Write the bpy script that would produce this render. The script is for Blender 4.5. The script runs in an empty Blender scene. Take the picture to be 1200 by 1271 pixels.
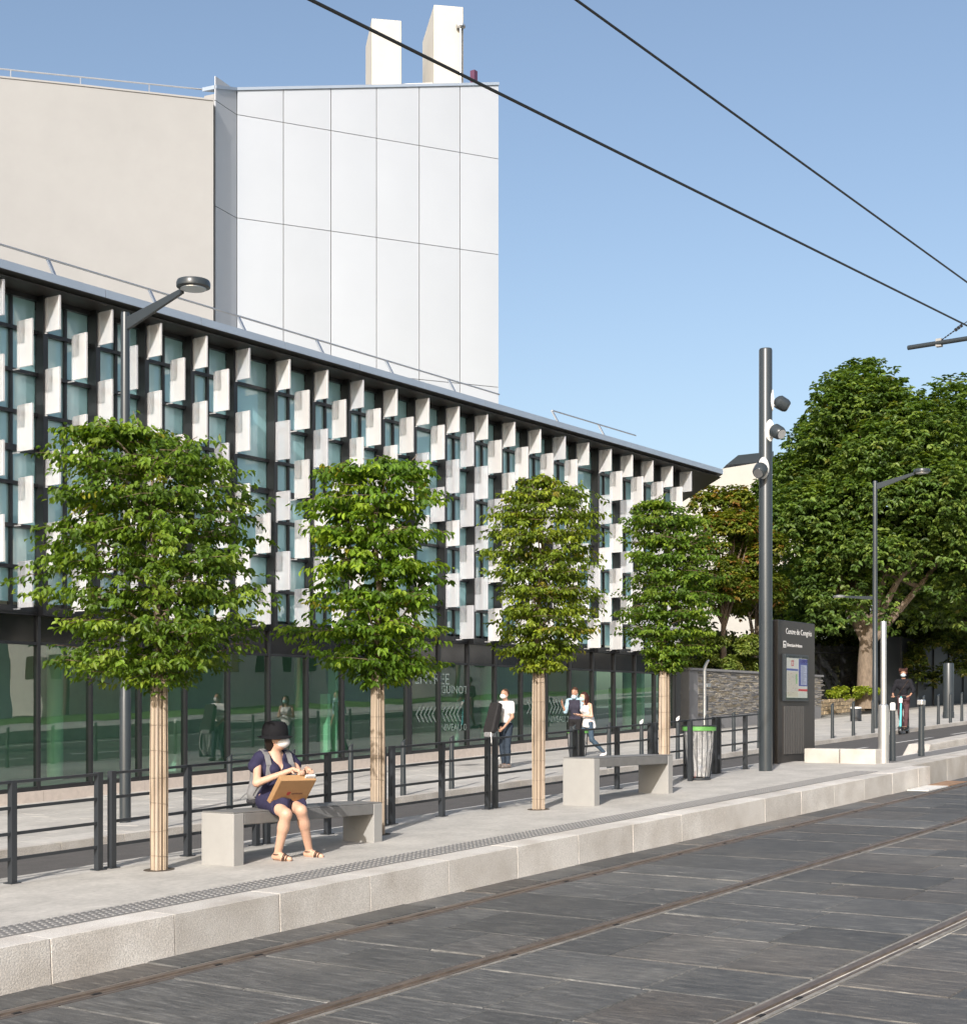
import bpy, bmesh, math, random
import numpy as np
from mathutils import Vector, Matrix, Euler

random.seed(7); rng = np.random.default_rng(11)
SC = bpy.context.scene
COL = SC.collection
R = math.radians
K = 0.0415                      # the street climbs 4 percent along +X
def gz(x, z0): return z0 + K * x
Z_TRACK, Z_PLAT = -2.0, -1.71
def z_road(y): return -1.95 - 0.35 * (y - 9.5) / 6.7
def z_plaza(y): return -2.2 - 0.18 * (y - 16.2) / 7.6

# ------------------------------------------------------------------ camera, sky, sun, exposure
cam = bpy.data.cameras.new('camera'); cam_o = bpy.data.objects.new('camera', cam); COL.objects.link(cam_o)
cam.sensor_fit = 'HORIZONTAL'; cam.sensor_width = 36; cam.lens = 55.5; cam.shift_y = 0.2121
cam.clip_start = 0.1; cam.clip_end = 3000
cam_o.rotation_euler = (R(90), 0, -math.atan2(0.80779, 0.58947)); cam_o.location = (0, 0, 0)
SC.camera = cam_o
W = bpy.data.worlds.new('World'); SC.world = W; W.use_nodes = True
wn = W.node_tree.nodes; wl = W.node_tree.links; wn.clear()
sky = wn.new('ShaderNodeTexSky'); sky.sky_type = 'NISHITA'; sky.sun_disc = False
SUN_EL = 28.0; SUN_DIR = (0.94, 0.342)      # horizontal travel of the light
sky.sun_elevation = R(SUN_EL); sky.sun_rotation = math.atan2(-SUN_DIR[0], -SUN_DIR[1])
sky.air_density = 1.0; sky.dust_density = 3.2; sky.ozone_density = 0.55; sky.altitude = 50
bg = wn.new('ShaderNodeBackground'); bg.inputs['Strength'].default_value = 0.125
wo = wn.new('ShaderNodeOutputWorld'); wl.new(sky.outputs[0], bg.inputs[0]); wl.new(bg.outputs[0], wo.inputs[0])
sl = bpy.data.lights.new('sun', 'SUN'); sl.energy = 3.6; sl.angle = R(0.53); sl.color = (1.0, 0.955, 0.905)
so = bpy.data.objects.new('sun', sl); COL.objects.link(so)
ce = math.cos(R(SUN_EL))
so.rotation_euler = Vector((SUN_DIR[0]*ce, SUN_DIR[1]*ce, -math.sin(R(SUN_EL)))).to_track_quat('-Z', 'Y').to_euler()
so.location = (-40, -20, 40)
SC.view_settings.view_transform = 'Standard'; SC.view_settings.look = 'None'
SC.view_settings.exposure = 0.54; SC.view_settings.gamma = 1.0; SC.view_settings.use_curve_mapping = False
SC.cycles.max_bounces = 8; SC.cycles.transparent_max_bounces = 12; SC.cycles.glossy_bounces = 4
SC.cycles.caustics_reflective = False; SC.cycles.caustics_refractive = False

# ------------------------------------------------------------------ helpers
class MB:
    def __init__(s): s.v = []; s.f = []; s.c = []; s.col = None
    def add(s, vs, fs, c=None):
        n = len(s.v); s.v += [tuple(map(float, p)) for p in vs]; s.f += [tuple(i + n for i in f) for f in fs]
        if c is not None: s.c += [c] * len(vs)
        return s
    def hexa(s, p, c=None):     # 8 corners: bottom ring 0-3, top ring 4-7
        return s.add(p, [(3,2,1,0),(4,5,6,7),(0,1,5,4),(1,2,6,5),(2,3,7,6),(3,0,4,7)], c)
    def box(s, x0, x1, y0, y1, z0, z1, k=0.0, c=None):   # k: shear with the street
        return s.hexa([(x0,y0,z0+k*x0),(x1,y0,z0+k*x1),(x1,y1,z0+k*x1),(x0,y1,z0+k*x0),
                       (x0,y0,z1+k*x0),(x1,y0,z1+k*x1),(x1,y1,z1+k*x1),(x0,y1,z1+k*x0)], c)
    def obox(s, o, a, b, cc, c=None):   # origin corner plus three edge vectors
        o, a, b, cc = map(np.array, (o, a, b, cc))
        return s.hexa([o, o+a, o+a+b, o+b, o+cc, o+a+cc, o+a+b+cc, o+b+cc], c)
    def tube(s, pts, r, n=10, caps=True, c=None):
        pts = [np.array(p, float) for p in pts]
        rs = r if hasattr(r, '__len__') else [r] * len(pts)
        ref = np.array((0, 0, 1.0)); m = len(pts); base = len(s.v); vs = []
        for i, p in enumerate(pts):
            t = pts[min(i+1, m-1)] - pts[max(i-1, 0)]; t /= np.linalg.norm(t) + 1e-12
            if abs(t @ ref) > 0.95: ref = np.array((1.0, 0, 0)) if abs(t[0]) < 0.9 else np.array((0, 1.0, 0))
            u = np.cross(ref, t); u /= np.linalg.norm(u); w = np.cross(t, u)
            for k in range(n):
                a = 2*math.pi*k/n; vs.append(p + rs[i]*(math.cos(a)*u + math.sin(a)*w))
        fs = [(i*n+k, i*n+(k+1)%n, (i+1)*n+(k+1)%n, (i+1)*n+k) for i in range(m-1) for k in range(n)]
        if caps: fs += [tuple(range(n))[::-1], tuple((m-1)*n+k for k in range(n))]
        return s.add(vs, fs, c)
    def cyl(s, x, y, z0, z1, r0, r1=None, n=16, c=None):
        return s.tube([(x,y,z0),(x,y,z1)], [r0, r1 if r1 is not None else r0], n, True, c)
    def lathe(s, prof, o=(0,0,0), n=20, c=None):  # prof: (r, z)
        vs = [(o[0]+r*math.cos(2*math.pi*k/n), o[1]+r*math.sin(2*math.pi*k/n), o[2]+z) for r, z in prof for k in range(n)]
        m = len(prof)
        fs = [(i*n+k, i*n+(k+1)%n, (i+1)*n+(k+1)%n, (i+1)*n+k) for i in range(m-1) for k in range(n)]
        fs += [tuple(range(n))[::-1], tuple((m-1)*n+k for k in range(n))]
        return s.add(vs, fs, c)
    def prism(s, poly, d, c=None):      # poly: 3D points, d: extrusion vector
        n = len(poly); d = np.array(d); P = [np.array(p, float) for p in poly]
        return s.add(P + [p + d for p in P], [tuple(range(n))[::-1], tuple(range(n, 2*n))] + [(i, (i+1)%n, n+(i+1)%n, n+i) for i in range(n)], c)
    def quad(s, a, b, c_, d, c=None): return s.add([a, b, c_, d], [(0,1,2,3)], c)
    def mesh(s, name, m=None, smooth=False):
        me = bpy.data.meshes.new(name); me.from_pydata(s.v, [], s.f); me.update()
        if m is not None: me.materials.append(m)
        if s.c:
            a = me.color_attributes.new('tint', 'FLOAT_COLOR', 'POINT')
            a.data.foreach_set('color', np.array([(*c[:3], 1.0) for c in s.c], np.float32).ravel())
        if smooth:
            me.polygons.foreach_set('use_smooth', [True]*len(me.polygons))
            try: me.set_sharp_from_angle(angle=R(35))
            except Exception: pass
        return me
    def build(s, name, m=None, parent=None, smooth=False, kind=None):
        return link(name, s.mesh(name, m, smooth), parent, kind)
def link(name, me, parent=None, kind=None, loc=None, rot=None, scale=None):
    o = bpy.data.objects.new(name, me); COL.objects.link(o)
    if parent is not None: o.parent = parent
    if kind: o['kind'] = kind
    if loc is not None: o.location = loc
    if rot is not None: o.rotation_euler = rot
    if scale is not None: o.scale = scale
    return o
def thing(name, label, cat, loc=(0,0,0), group=None, rotz=0.0):
    o = bpy.data.objects.new(name, None); COL.objects.link(o); o.location = loc; o.rotation_euler = (0, 0, rotz)
    o.empty_display_size = 0.2
    o['label'] = label; o['category'] = cat
    if group: o['group'] = group
    return o
def copy_tree(o, parent=None):
    c = o.copy(); COL.objects.link(c); c.parent = parent
    for ch in list(o.children): copy_tree(ch, c)
    return c
def bevel(o, w=0.008, seg=2):
    b = o.modifiers.new('bevel', 'BEVEL'); b.width = w; b.segments = seg; b.limit_method = 'ANGLE'; b.angle_limit = R(40); return o
def text(s, size, name, m, parent, loc, rot=(R(90),0,0), align='LEFT', ext=0.001, sx=1.0):
    cu = bpy.data.curves.new(name, 'FONT'); cu.body = s; cu.size = size; cu.align_x = align; cu.extrude = ext; cu.resolution_u = 3
    tmp = bpy.data.objects.new(name, cu); me = bpy.data.meshes.new_from_object(tmp); bpy.data.objects.remove(tmp); bpy.data.curves.remove(cu)
    me.materials.clear(); me.materials.append(m)
    return link(name, me, parent, loc=loc, rot=rot, scale=(sx, 1, 1))

# ------------------------------------------------------------------ materials
def nodes(name):
    m = bpy.data.materials.new(name); m.use_nodes = True; nt = m.node_tree
    return m, nt, nt.nodes, nt.links, nt.nodes['Principled BSDF']
def mat(name, col, rough=0.6, metal=0.0, var=0.0, scale=6.0, bump=0.0, bscale=60.0, spec=0.5, stretch=(1,1,1), stain=0.0, tint=False, objvar=0.0, coat=0.0):
    """plain surface: base colour with two octaves of noise, optional fine relief, per-object variation"""
    m, nt, n, l, b = nodes(name)
    b.inputs['Roughness'].default_value = rough; b.inputs['Metallic'].default_value = metal
    b.inputs['Specular IOR Level'].default_value = spec; b.inputs['Coat Weight'].default_value = coat
    geo = n.new('ShaderNodeNewGeometry'); mp = n.new('ShaderNodeMapping'); mp.inputs['Scale'].default_value = stretch
    l.new(geo.outputs['Position'], mp.inputs['Vector'])
    src = None
    rgb = n.new('ShaderNodeRGB'); rgb.outputs[0].default_value = (*col, 1); src = rgb.outputs[0]
    if tint:
        at = n.new('ShaderNodeAttribute'); at.attribute_name = 'tint'; src = at.outputs['Color']
    def mul(src, fac_out, lo, hi):
        mr = n.new('ShaderNodeMapRange'); mr.inputs['From Min'].default_value = 0.3; mr.inputs['From Max'].default_value = 0.7
        mr.inputs['To Min'].default_value = lo; mr.inputs['To Max'].default_value = hi; l.new(fac_out, mr.inputs['Value'])
        vm = n.new('ShaderNodeVectorMath'); vm.operation = 'SCALE'; l.new(src, vm.inputs[0]); l.new(mr.outputs[0], vm.inputs['Scale']); return vm.outputs[0]
    if var:
        t = n.new('ShaderNodeTexNoise'); t.inputs['Scale'].default_value = scale; t.inputs['Detail'].default_value = 6; t.inputs['Roughness'].default_value = 0.65
        l.new(mp.outputs[0], t.inputs['Vector']); src = mul(src, t.outputs['Fac'], 1-var, 1+var)
    if stain:
        t = n.new('ShaderNodeTexNoise'); t.inputs['Scale'].default_value = scale*0.12; t.inputs['Detail'].default_value = 4
        l.new(mp.outputs[0], t.inputs['Vector']); src = mul(src, t.outputs['Fac'], 1-stain, 1+stain*0.6)
    if objvar:
        oi = n.new('ShaderNodeObjectInfo'); mr = n.new('ShaderNodeMapRange'); mr.inputs['To Min'].default_value = 1-objvar; mr.inputs['To Max'].default_value = 1+objvar
        l.new(oi.outputs['Random'], mr.inputs['Value'])
        vm = n.new('ShaderNodeVectorMath'); vm.operation = 'SCALE'; l.new(src, vm.inputs[0]); l.new(mr.outputs[0], vm.inputs['Scale']); src = vm.outputs[0]
    l.new(src, b.inputs['Base Color'])
    if bump:
        t = n.new('ShaderNodeTexNoise'); t.inputs['Scale'].default_value = bscale; t.inputs['Detail'].default_value = 5
        l.new(mp.outputs[0], t.inputs['Vector'])
        bp = n.new('ShaderNodeBump'); bp.inputs['Strength'].default_value = bump; bp.inputs['Distance'].default_value = 0.01
        l.new(t.outputs['Fac'], bp.inputs['Height']); l.new(bp.outputs[0], b.inputs['Normal'])
    return m
def glass_mat(name, tint, ior=0.1, rough=0.0, wav=0.0, wscale=0.5, frit=None):
    m, nt, n, l, b = nodes(name); n.remove(b); out = n['Material Output']
    tr = n.new('ShaderNodeBsdfTransparent'); tr.inputs[0].default_value = (*tint, 1)
    gl = n.new('ShaderNodeBsdfGlossy'); gl.inputs['Roughness'].default_value = rough; gl.inputs['Color'].default_value = (0.95, 1.0, 1.0, 1)
    # coated pane: Schlick reflectance on the outer face only, no total reflection inside the thin pane
    lw = n.new('ShaderNodeLayerWeight'); lw.inputs['Blend'].default_value = 0.5; pw = n.new('ShaderNodeMath'); pw.operation = 'POWER'; pw.inputs[1].default_value = 5.0; l.new(lw.outputs['Facing'], pw.inputs[0])
    mr = n.new('ShaderNodeMapRange'); mr.inputs['To Min'].default_value = ior; mr.inputs['To Max'].default_value = 1.0; l.new(pw.outputs[0], mr.inputs['Value'])
    g0 = n.new('ShaderNodeNewGeometry'); bf = n.new('ShaderNodeMath'); bf.operation = 'SUBTRACT'; bf.inputs[0].default_value = 1.0; l.new(g0.outputs['Backfacing'], bf.inputs[1])
    fr = n.new('ShaderNodeMath'); fr.operation = 'MULTIPLY'; l.new(mr.outputs[0], fr.inputs[0]); l.new(bf.outputs[0], fr.inputs[1])
    base = tr.outputs[0]
    if frit is not None:
        df = n.new('ShaderNodeBsdfDiffuse'); df.inputs[0].default_value = (*frit[:3], 1); mf = n.new('ShaderNodeMixShader'); mf.inputs[0].default_value = frit[3]
        l.new(tr.outputs[0], mf.inputs[1]); l.new(df.outputs[0], mf.inputs[2]); base = mf.outputs[0]
    mx = n.new('ShaderNodeMixShader'); l.new(fr.outputs[0], mx.inputs[0]); l.new(base, mx.inputs[1]); l.new(gl.outputs[0], mx.inputs[2]); l.new(mx.outputs[0], out.inputs[0])
    if wav:
        geo = n.new('ShaderNodeNewGeometry'); t = n.new('ShaderNodeTexNoise'); t.inputs['Scale'].default_value = wscale; t.inputs['Detail'].default_value = 1.5
        oi = n.new('ShaderNodeObjectInfo'); vm = n.new('ShaderNodeVectorMath'); vm.operation = 'MULTIPLY_ADD'
        cx = n.new('ShaderNodeCombineXYZ'); ml = n.new('ShaderNodeMath'); ml.operation = 'MULTIPLY'; ml.inputs[1].default_value = 40; l.new(oi.outputs['Random'], ml.inputs[0])
        l.new(ml.outputs[0], cx.inputs[0]); l.new(geo.outputs['Position'], vm.inputs[0]); vm.inputs[1].default_value = (1,1,1); l.new(cx.outputs[0], vm.inputs[2])
        l.new(vm.outputs[0], t.inputs['Vector']); bp = n.new('ShaderNodeBump'); bp.inputs['Strength'].default_value = wav; bp.inputs['Distance'].default_value = 0.05
        l.new(t.outputs['Fac'], bp.inputs['Height']); l.new(bp.outputs[0], gl.inputs['Normal'])
    return m
def leaf_mat(name):
    m, nt, n, l, b = nodes(name); out = n['Material Output']
    at = n.new('ShaderNodeAttribute'); at.attribute_name = 'tint'
    l.new(at.outputs['Color'], b.inputs['Base Color']); b.inputs['Roughness'].default_value = 0.45; b.inputs['Specular IOR Level'].default_value = 0.4
    tl = n.new('ShaderNodeBsdfTranslucent'); vm = n.new('ShaderNodeVectorMath'); vm.operation = 'MULTIPLY'; vm.inputs[1].default_value = (1.8, 1.7, 0.5)
    l.new(at.outputs['Color'], vm.inputs[0]); l.new(vm.outputs[0], tl.inputs['Color'])
    mx = n.new('ShaderNodeMixShader'); mx.inputs[0].default_value = 0.40; l.new(b.outputs[0], mx.inputs[1]); l.new(tl.outputs[0], mx.inputs[2]); l.new(mx.outputs[0], out.inputs[0])
    return m
def granite(name, col, rough=0.75):
    m, nt, n, l, b = nodes(name); b.inputs['Roughness'].default_value = rough; b.inputs['Specular IOR Level'].default_value = 0.3
    geo = n.new('ShaderNodeNewGeometry')
    t1 = n.new('ShaderNodeTexNoise'); t1.inputs['Scale'].default_value = 140; t1.inputs['Detail'].default_value = 3
    t2 = n.new('ShaderNodeTexNoise'); t2.inputs['Scale'].default_value = 2.2; t2.inputs['Detail'].default_value = 5
    for t in (t1, t2): l.new(geo.outputs['Position'], t.inputs['Vector'])
    r1 = n.new('ShaderNodeValToRGB'); e = r1.color_ramp.elements; e[0].position = 0.35; e[1].position = 0.65
    e[0].color = (*[c*0.74 for c in col], 1); e[1].color = (*[min(1, c*1.12) for c in col], 1); l.new(t1.outputs['Fac'], r1.inputs[0])
    r2 = n.new('ShaderNodeValToRGB'); e = r2.color_ramp.elements; e[0].position = 0.3; e[1].position = 0.62
    e[0].color = (0.80, 0.765, 0.73, 1); e[1].color = (1.04, 1.03, 1.02, 1); l.new(t2.outputs['Fac'], r2.inputs[0])
    oi = n.new('ShaderNodeObjectInfo'); mr = n.new('ShaderNodeMapRange'); mr.inputs['To Min'].default_value = 0.9; mr.inputs['To Max'].default_value = 1.08; l.new(oi.outputs['Random'], mr.inputs['Value'])
    v = n.new('ShaderNodeVectorMath'); v.operation = 'MULTIPLY'; l.new(r1.outputs[0], v.inputs[0]); l.new(r2.outputs[0], v.inputs[1])
    v2 = n.new('ShaderNodeVectorMath'); v2.operation = 'SCALE'; l.new(v.outputs[0], v2.inputs[0]); l.new(mr.outputs[0], v2.inputs['Scale']); l.new(v2.outputs[0], b.inputs['Base Color'])
    t3 = n.new('ShaderNodeTexNoise'); t3.inputs['Scale'].default_value = 75; t3.inputs['Detail'].default_value = 4; l.new(geo.outputs['Position'], t3.inputs['Vector'])
    bp = n.new('ShaderNodeBump'); bp.inputs['Strength'].default_value = 0.55; bp.inputs['Distance'].default_value = 0.008; l.new(t3.outputs['Fac'], bp.inputs['Height']); l.new(bp.outputs[0], b.inputs['Normal'])
    return m
def slate(name):
    """dark schist pavers: grain streaked across the track, pale dust and rusty stones"""
    m, nt, n, l, b = nodes(name); b.inputs['Specular IOR Level'].default_value = 0.28
    geo = n.new('ShaderNodeNewGeometry'); oi = n.new('ShaderNodeObjectInfo')
    off = n.new('ShaderNodeCombineXYZ'); ml = n.new('ShaderNodeMath'); ml.operation = 'MULTIPLY'; ml.inputs[1].default_value = 37.0; l.new(oi.outputs['Random'], ml.inputs[0]); l.new(ml.outputs[0], off.inputs[2]); l.new(ml.outputs[0], off.inputs[0])
    ad = n.new('ShaderNodeVectorMath'); ad.operation = 'ADD'; l.new(geo.outputs['Position'], ad.inputs[0]); l.new(off.outputs[0], ad.inputs[1])
    mp = n.new('ShaderNodeMapping'); mp.inputs['Scale'].default_value = (17.0, 2.4, 6.0); mp.inputs['Rotation'].default_value = (0, 0, R(5)); l.new(ad.outputs[0], mp.inputs['Vector'])
    st = n.new('ShaderNodeTexNoise'); st.inputs['Scale'].default_value = 1.6; st.inputs['Detail'].default_value = 9; st.inputs['Roughness'].default_value = 0.72; st.inputs['Distortion'].default_value = 0.6; l.new(mp.outputs[0], st.inputs['Vector'])
    rp = n.new('ShaderNodeValToRGB'); e = rp.color_ramp.elements
    e[0].position = 0.27; e[0].color = (0.040, 0.041, 0.041, 1); e[1].position = 0.54; e[1].color = (0.106, 0.106, 0.103, 1)
    x = e.new(0.63); x.color = (0.172, 0.170, 0.160, 1); x = e.new(0.73); x.color = (0.34, 0.325, 0.29, 1); l.new(st.outputs['Fac'], rp.inputs[0])
    # rusty tone on some stones
    wn_ = n.new('ShaderNodeTexWhiteNoise'); wn_.noise_dimensions = '1D'; l.new(oi.outputs['Random'], wn_.inputs['W'])
    pw = n.new('ShaderNodeMapRange'); pw.inputs['From Min'].default_value = 0.62; pw.inputs['From Max'].default_value = 1.0; pw.inputs['To Max'].default_value = 0.38; l.new(wn_.outputs['Value'], pw.inputs['Value'])
    n2 = n.new('ShaderNodeTexNoise'); n2.inputs['Scale'].default_value = 2.1; n2.inputs['Detail'].default_value = 4; l.new(ad.outputs[0], n2.inputs['Vector'])
    fm = n.new('ShaderNodeMath'); fm.operation = 'MULTIPLY'; l.new(pw.outputs[0], fm.inputs[0]); l.new(n2.outputs['Fac'], fm.inputs[1])
    mx = n.new('ShaderNodeMix'); mx.data_type = 'RGBA'; mx.blend_type = 'MULTIPLY'; l.new(fm.outputs[0], mx.inputs['Factor']); l.new(rp.outputs[0], mx.inputs['A']); mx.inputs['B'].default_value = (1.7, 1.2, 0.8, 1)
    # sandy dust across stones, whichever stone it lies on
    n3 = n.new('ShaderNodeTexNoise'); n3.inputs['Scale'].default_value = 0.55; n3.inputs['Detail'].default_value = 8; n3.inputs['Roughness'].default_value = 0.7; l.new(geo.outputs['Position'], n3.inputs['Vector'])
    dr = n.new('ShaderNodeMapRange'); dr.inputs['From Min'].default_value = 0.52; dr.inputs['From Max'].default_value = 0.80; dr.inputs['To Max'].default_value = 0.6; l.new(n3.outputs['Fac'], dr.inputs['Value'])
    mx2 = n.new('ShaderNodeMix'); mx2.data_type = 'RGBA'; l.new(dr.outputs[0], mx2.inputs['Factor']); l.new(mx.outputs['Result'], mx2.inputs['A']); mx2.inputs['B'].default_value = (0.24, 0.225, 0.195, 1)
    mp3 = n.new('ShaderNodeMapping'); mp3.inputs['Scale'].default_value = (46, 2.6, 10); mp3.inputs['Rotation'].default_value = (0, 0, R(4)); l.new(ad.outputs[0], mp3.inputs[0])
    n5 = n.new('ShaderNodeTexNoise'); n5.inputs['Scale'].default_value = 1.3; n5.inputs['Detail'].default_value = 5; n5.inputs['Roughness'].default_value = .6; l.new(mp3.outputs[0], n5.inputs['Vector'])
    s5 = n.new('ShaderNodeMapRange'); s5.inputs['From Min'].default_value = .62; s5.inputs['From Max'].default_value = .74; s5.inputs['To Max'].default_value = .8; l.new(n5.outputs['Fac'], s5.inputs['Value'])
    n6 = n.new('ShaderNodeTexNoise'); n6.inputs['Scale'].default_value = 95; n6.inputs['Detail'].default_value = 2; l.new(geo.outputs['Position'], n6.inputs['Vector'])
    s6 = n.new('ShaderNodeMapRange'); s6.inputs['From Min'].default_value = .60; s6.inputs['From Max'].default_value = .72; s6.inputs['To Max'].default_value = .55; l.new(n6.outputs['Fac'], s6.inputs['Value'])
    mxx = n.new('ShaderNodeMath'); mxx.operation = 'MAXIMUM'; l.new(s5.outputs[0], mxx.inputs[0]); l.new(s6.outputs[0], mxx.inputs[1])
    mx4 = n.new('ShaderNodeMix'); mx4.data_type = 'RGBA'; l.new(mxx.outputs[0], mx4.inputs['Factor']); l.new(mx2.outputs['Result'], mx4.inputs['A']); mx4.inputs['B'].default_value = (.27, .26, .235, 1); mx2 = mx4
    mr = n.new('ShaderNodeMapRange'); mr.inputs['To Min'].default_value = 0.74; mr.inputs['To Max'].default_value = 1.12; l.new(oi.outputs['Random'], mr.inputs['Value'])
    v2 = n.new('ShaderNodeVectorMath'); v2.operation = 'SCALE'; l.new(mx2.outputs['Result'], v2.inputs[0]); l.new(mr.outputs[0], v2.inputs['Scale']); l.new(v2.outputs[0], b.inputs['Base Color'])
    rr = n.new('ShaderNodeMapRange'); rr.inputs['To Min'].default_value = 0.42; rr.inputs['To Max'].default_value = 0.75; l.new(st.outputs['Fac'], rr.inputs['Value']); l.new(rr.outputs[0], b.inputs['Roughness'])
    bp = n.new('ShaderNodeBump'); bp.inputs['Strength'].default_value = 0.7; bp.inputs['Distance'].default_value = 0.012; l.new(st.outputs['Fac'], bp.inputs['Height']); l.new(bp.outputs[0], b.inputs['Normal'])
    return m

M = dict(
    slate = slate('slate'), granite = granite('granite', (0.62, 0.60, 0.565)), granite2 = granite('granite_pale', (0.52, 0.50, 0.465)),
    plat = mat('platform_concrete', (0.455, 0.435, 0.40), 0.85, var=0.13, scale=18, bump=0.35, bscale=120, stain=0.16),
    tact = mat('tactile', (0.17, 0.165, 0.16), 0.8, var=0.2, scale=40, bump=0.3), stud = mat('stud', (0.27, 0.265, 0.255), 0.45),
    mortar = mat('mortar', (0.50, 0.48, 0.43), 0.9, var=0.4, scale=5, bump=0.5, bscale=80, stain=0.2),
    rmort = mat('rail_mortar', (0.215, 0.205, 0.185), 0.9, var=0.35, scale=11, bump=0.6, bscale=60, stain=0.2),
    rail = mat('rail_steel', (0.15, 0.118, 0.095), 0.5, metal=0.35, var=0.4, scale=5, stretch=(1,6,1)), groove = mat('groove', (0.012, 0.011, 0.011), 0.8),
    railside = mat('rail_bitumen', (0.10, 0.085, 0.075), 0.8, var=0.35, scale=7),
    asphalt = mat('asphalt', (0.085, 0.08, 0.076), 0.85, var=0.2, scale=30, bump=0.4, bscale=150, stain=0.15),
    paint = mat('road_paint', (0.62, 0.61, 0.58), 0.7, var=0.15, scale=20),
    plaza = mat('plaza_slab', (0.44, 0.425, 0.395), 0.8, var=0.12, scale=9, bump=0.25, bscale=90, stain=0.12, objvar=0.10),
    joint = mat('plaza_joint', (0.25, 0.24, 0.22), 0.9, var=0.15),
    plinth = mat('plinth_stone', (0.47, 0.41, 0.365), 0.8, var=0.1, scale=8, bump=0.2, objvar=0.05),
    dark = mat('dark_grey_paint', (0.028, 0.032, 0.037), 0.42, var=0.1, scale=3), pole = mat('pole_paint', (0.036, 0.044, 0.050), 0.32, var=0.06, scale=3),
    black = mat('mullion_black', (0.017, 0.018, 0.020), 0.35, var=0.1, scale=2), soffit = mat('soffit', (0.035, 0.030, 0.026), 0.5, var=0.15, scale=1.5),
    fascia = mat('fascia_alu', (0.36, 0.42, 0.50), 0.35, metal=0.3, var=0.05, scale=1.0), spandrel = mat('spandrel', (0.012, 0.013, 0.015), 0.08, var=0.0, spec=0.8),
    alu = mat('aluminium', (0.62, 0.63, 0.64), 0.35, metal=0.9, var=0.05, scale=8), steel = mat('brushed_steel', (0.66, 0.65, 0.63), 0.35, metal=0.8, var=0.05, scale=20),
    concrete = mat('bench_concrete', (0.31, 0.305, 0.292), 0.7, var=0.05, scale=5, bump=0.12, bscale=60, stain=0.05),
    seat = mat('bench_top', (0.17, 0.168, 0.162), 0.55, var=0.12, scale=9, bump=0.1),
    render_wall = mat('render_wall', (0.292, 0.294, 0.295), 0.9, var=0.03, scale=1.2, bump=0.08, bscale=50, stain=0.05),
    chimney = mat('chimney_render', (0.52, 0.50, 0.455), 0.9, var=0.04, scale=2, bump=0.1), rawconc = mat('raw_concrete', (0.42, 0.385, 0.31), 0.9, var=0.25, scale=3, stretch=(1,1,0.3)),
    white = mat('white_paint', (0.78, 0.77, 0.75), 0.5), purple = mat('purple_steel', (0.10, 0.035, 0.075), 0.5),
    bark = mat('bark', (0.17, 0.13, 0.095), 0.9, var=0.35, scale=14, bump=0.8, bscale=35, stretch=(1,1,0.35)), twig = mat('twig', (0.16, 0.11, 0.075), 0.85, var=0.3, scale=20),
    reed = mat('reed', (0.5, 0.38, 0.25), 0.75, tint=True, var=0.14, scale=30, stretch=(1,1,0.1)), wire = mat('wire', (0.16, 0.13, 0.10), 0.5),
    cable = mat('cable', (0.016, 0.016, 0.018), 0.5), leaf = leaf_mat('leaf'), soil = mat('soil', (0.07, 0.055, 0.04), 0.95, var=0.3, scale=20),
    green_paint = mat('bin_green', (0.12, 0.34, 0.08), 0.45), tinted = mat('tinted', (0.5, 0.5, 0.5), 0.7, tint=True, var=0.12, scale=12, bump=0.3, bscale=40),
    plain = mat('plain_tint', (0.5, 0.5, 0.5), 0.6, tint=True),
    ground = mat('ground_earth', (0.16, 0.15, 0.12), 0.95, var=0.2, scale=0.6), lawn = mat('lawn', (0.10, 0.20, 0.03), 0.9, var=0.25, scale=1.4, bump=0.6, bscale=30),
    interior = mat('interior_floor', (0.26, 0.27, 0.25), 0.6), inwall = mat('interior_wall', (0.50, 0.54, 0.51), 0.8, var=0.05), ceil = mat('interior_ceiling', (0.5, 0.5, 0.48), 0.8),
    mint = mat('mint_paint', (0.62, 0.82, 0.66), 0.5), blind = mat('roller_blind', (0.50, 0.60, 0.58), 0.85, var=0.05, scale=3),
    glass_up = glass_mat('upper_glass', (0.66, 0.90, 0.88), 0.17, wav=0.012, frit=(.44, .71, .75, .60)), glass_gf = glass_mat('shopfront_glass', (0.68, 0.84, 0.76), 0.17, wav=0.05, wscale=0.7),
    vinyl = glass_mat('vinyl', (.75, .82, .80), 0.02, frit=(.60, .68, .66, .24)), roof = mat('roof_membrane', (0.30, 0.30, 0.30), 0.9),
)

def add_spots(m, scale, dark, thr):
    nt = m.node_tree; n, l = nt.nodes, nt.links; b = n['Principled BSDF']; src = b.inputs['Base Color'].links[0].from_socket
    geo = n.new('ShaderNodeNewGeometry'); vo = n.new('ShaderNodeTexVoronoi'); vo.inputs['Scale'].default_value = scale; l.new(geo.outputs['Position'], vo.inputs['Vector'])
    sp = n.new('ShaderNodeSeparateColor'); l.new(vo.outputs['Color'], sp.inputs[0]); ht = n.new('ShaderNodeMath'); ht.operation = 'MULTIPLY'; ht.inputs[1].default_value = thr; l.new(sp.outputs[0], ht.inputs[0])
    lt = n.new('ShaderNodeMath'); lt.operation = 'LESS_THAN'; l.new(vo.outputs['Distance'], lt.inputs[0]); l.new(ht.outputs[0], lt.inputs[1])
    mr = n.new('ShaderNodeMapRange'); mr.inputs['To Min'].default_value = 1.0; mr.inputs['To Max'].default_value = dark; l.new(lt.outputs[0], mr.inputs['Value'])
    vm = n.new('ShaderNodeVectorMath'); vm.operation = 'SCALE'; l.new(src, vm.inputs[0]); l.new(mr.outputs[0], vm.inputs['Scale']); l.new(vm.outputs[0], b.inputs['Base Color'])
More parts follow.
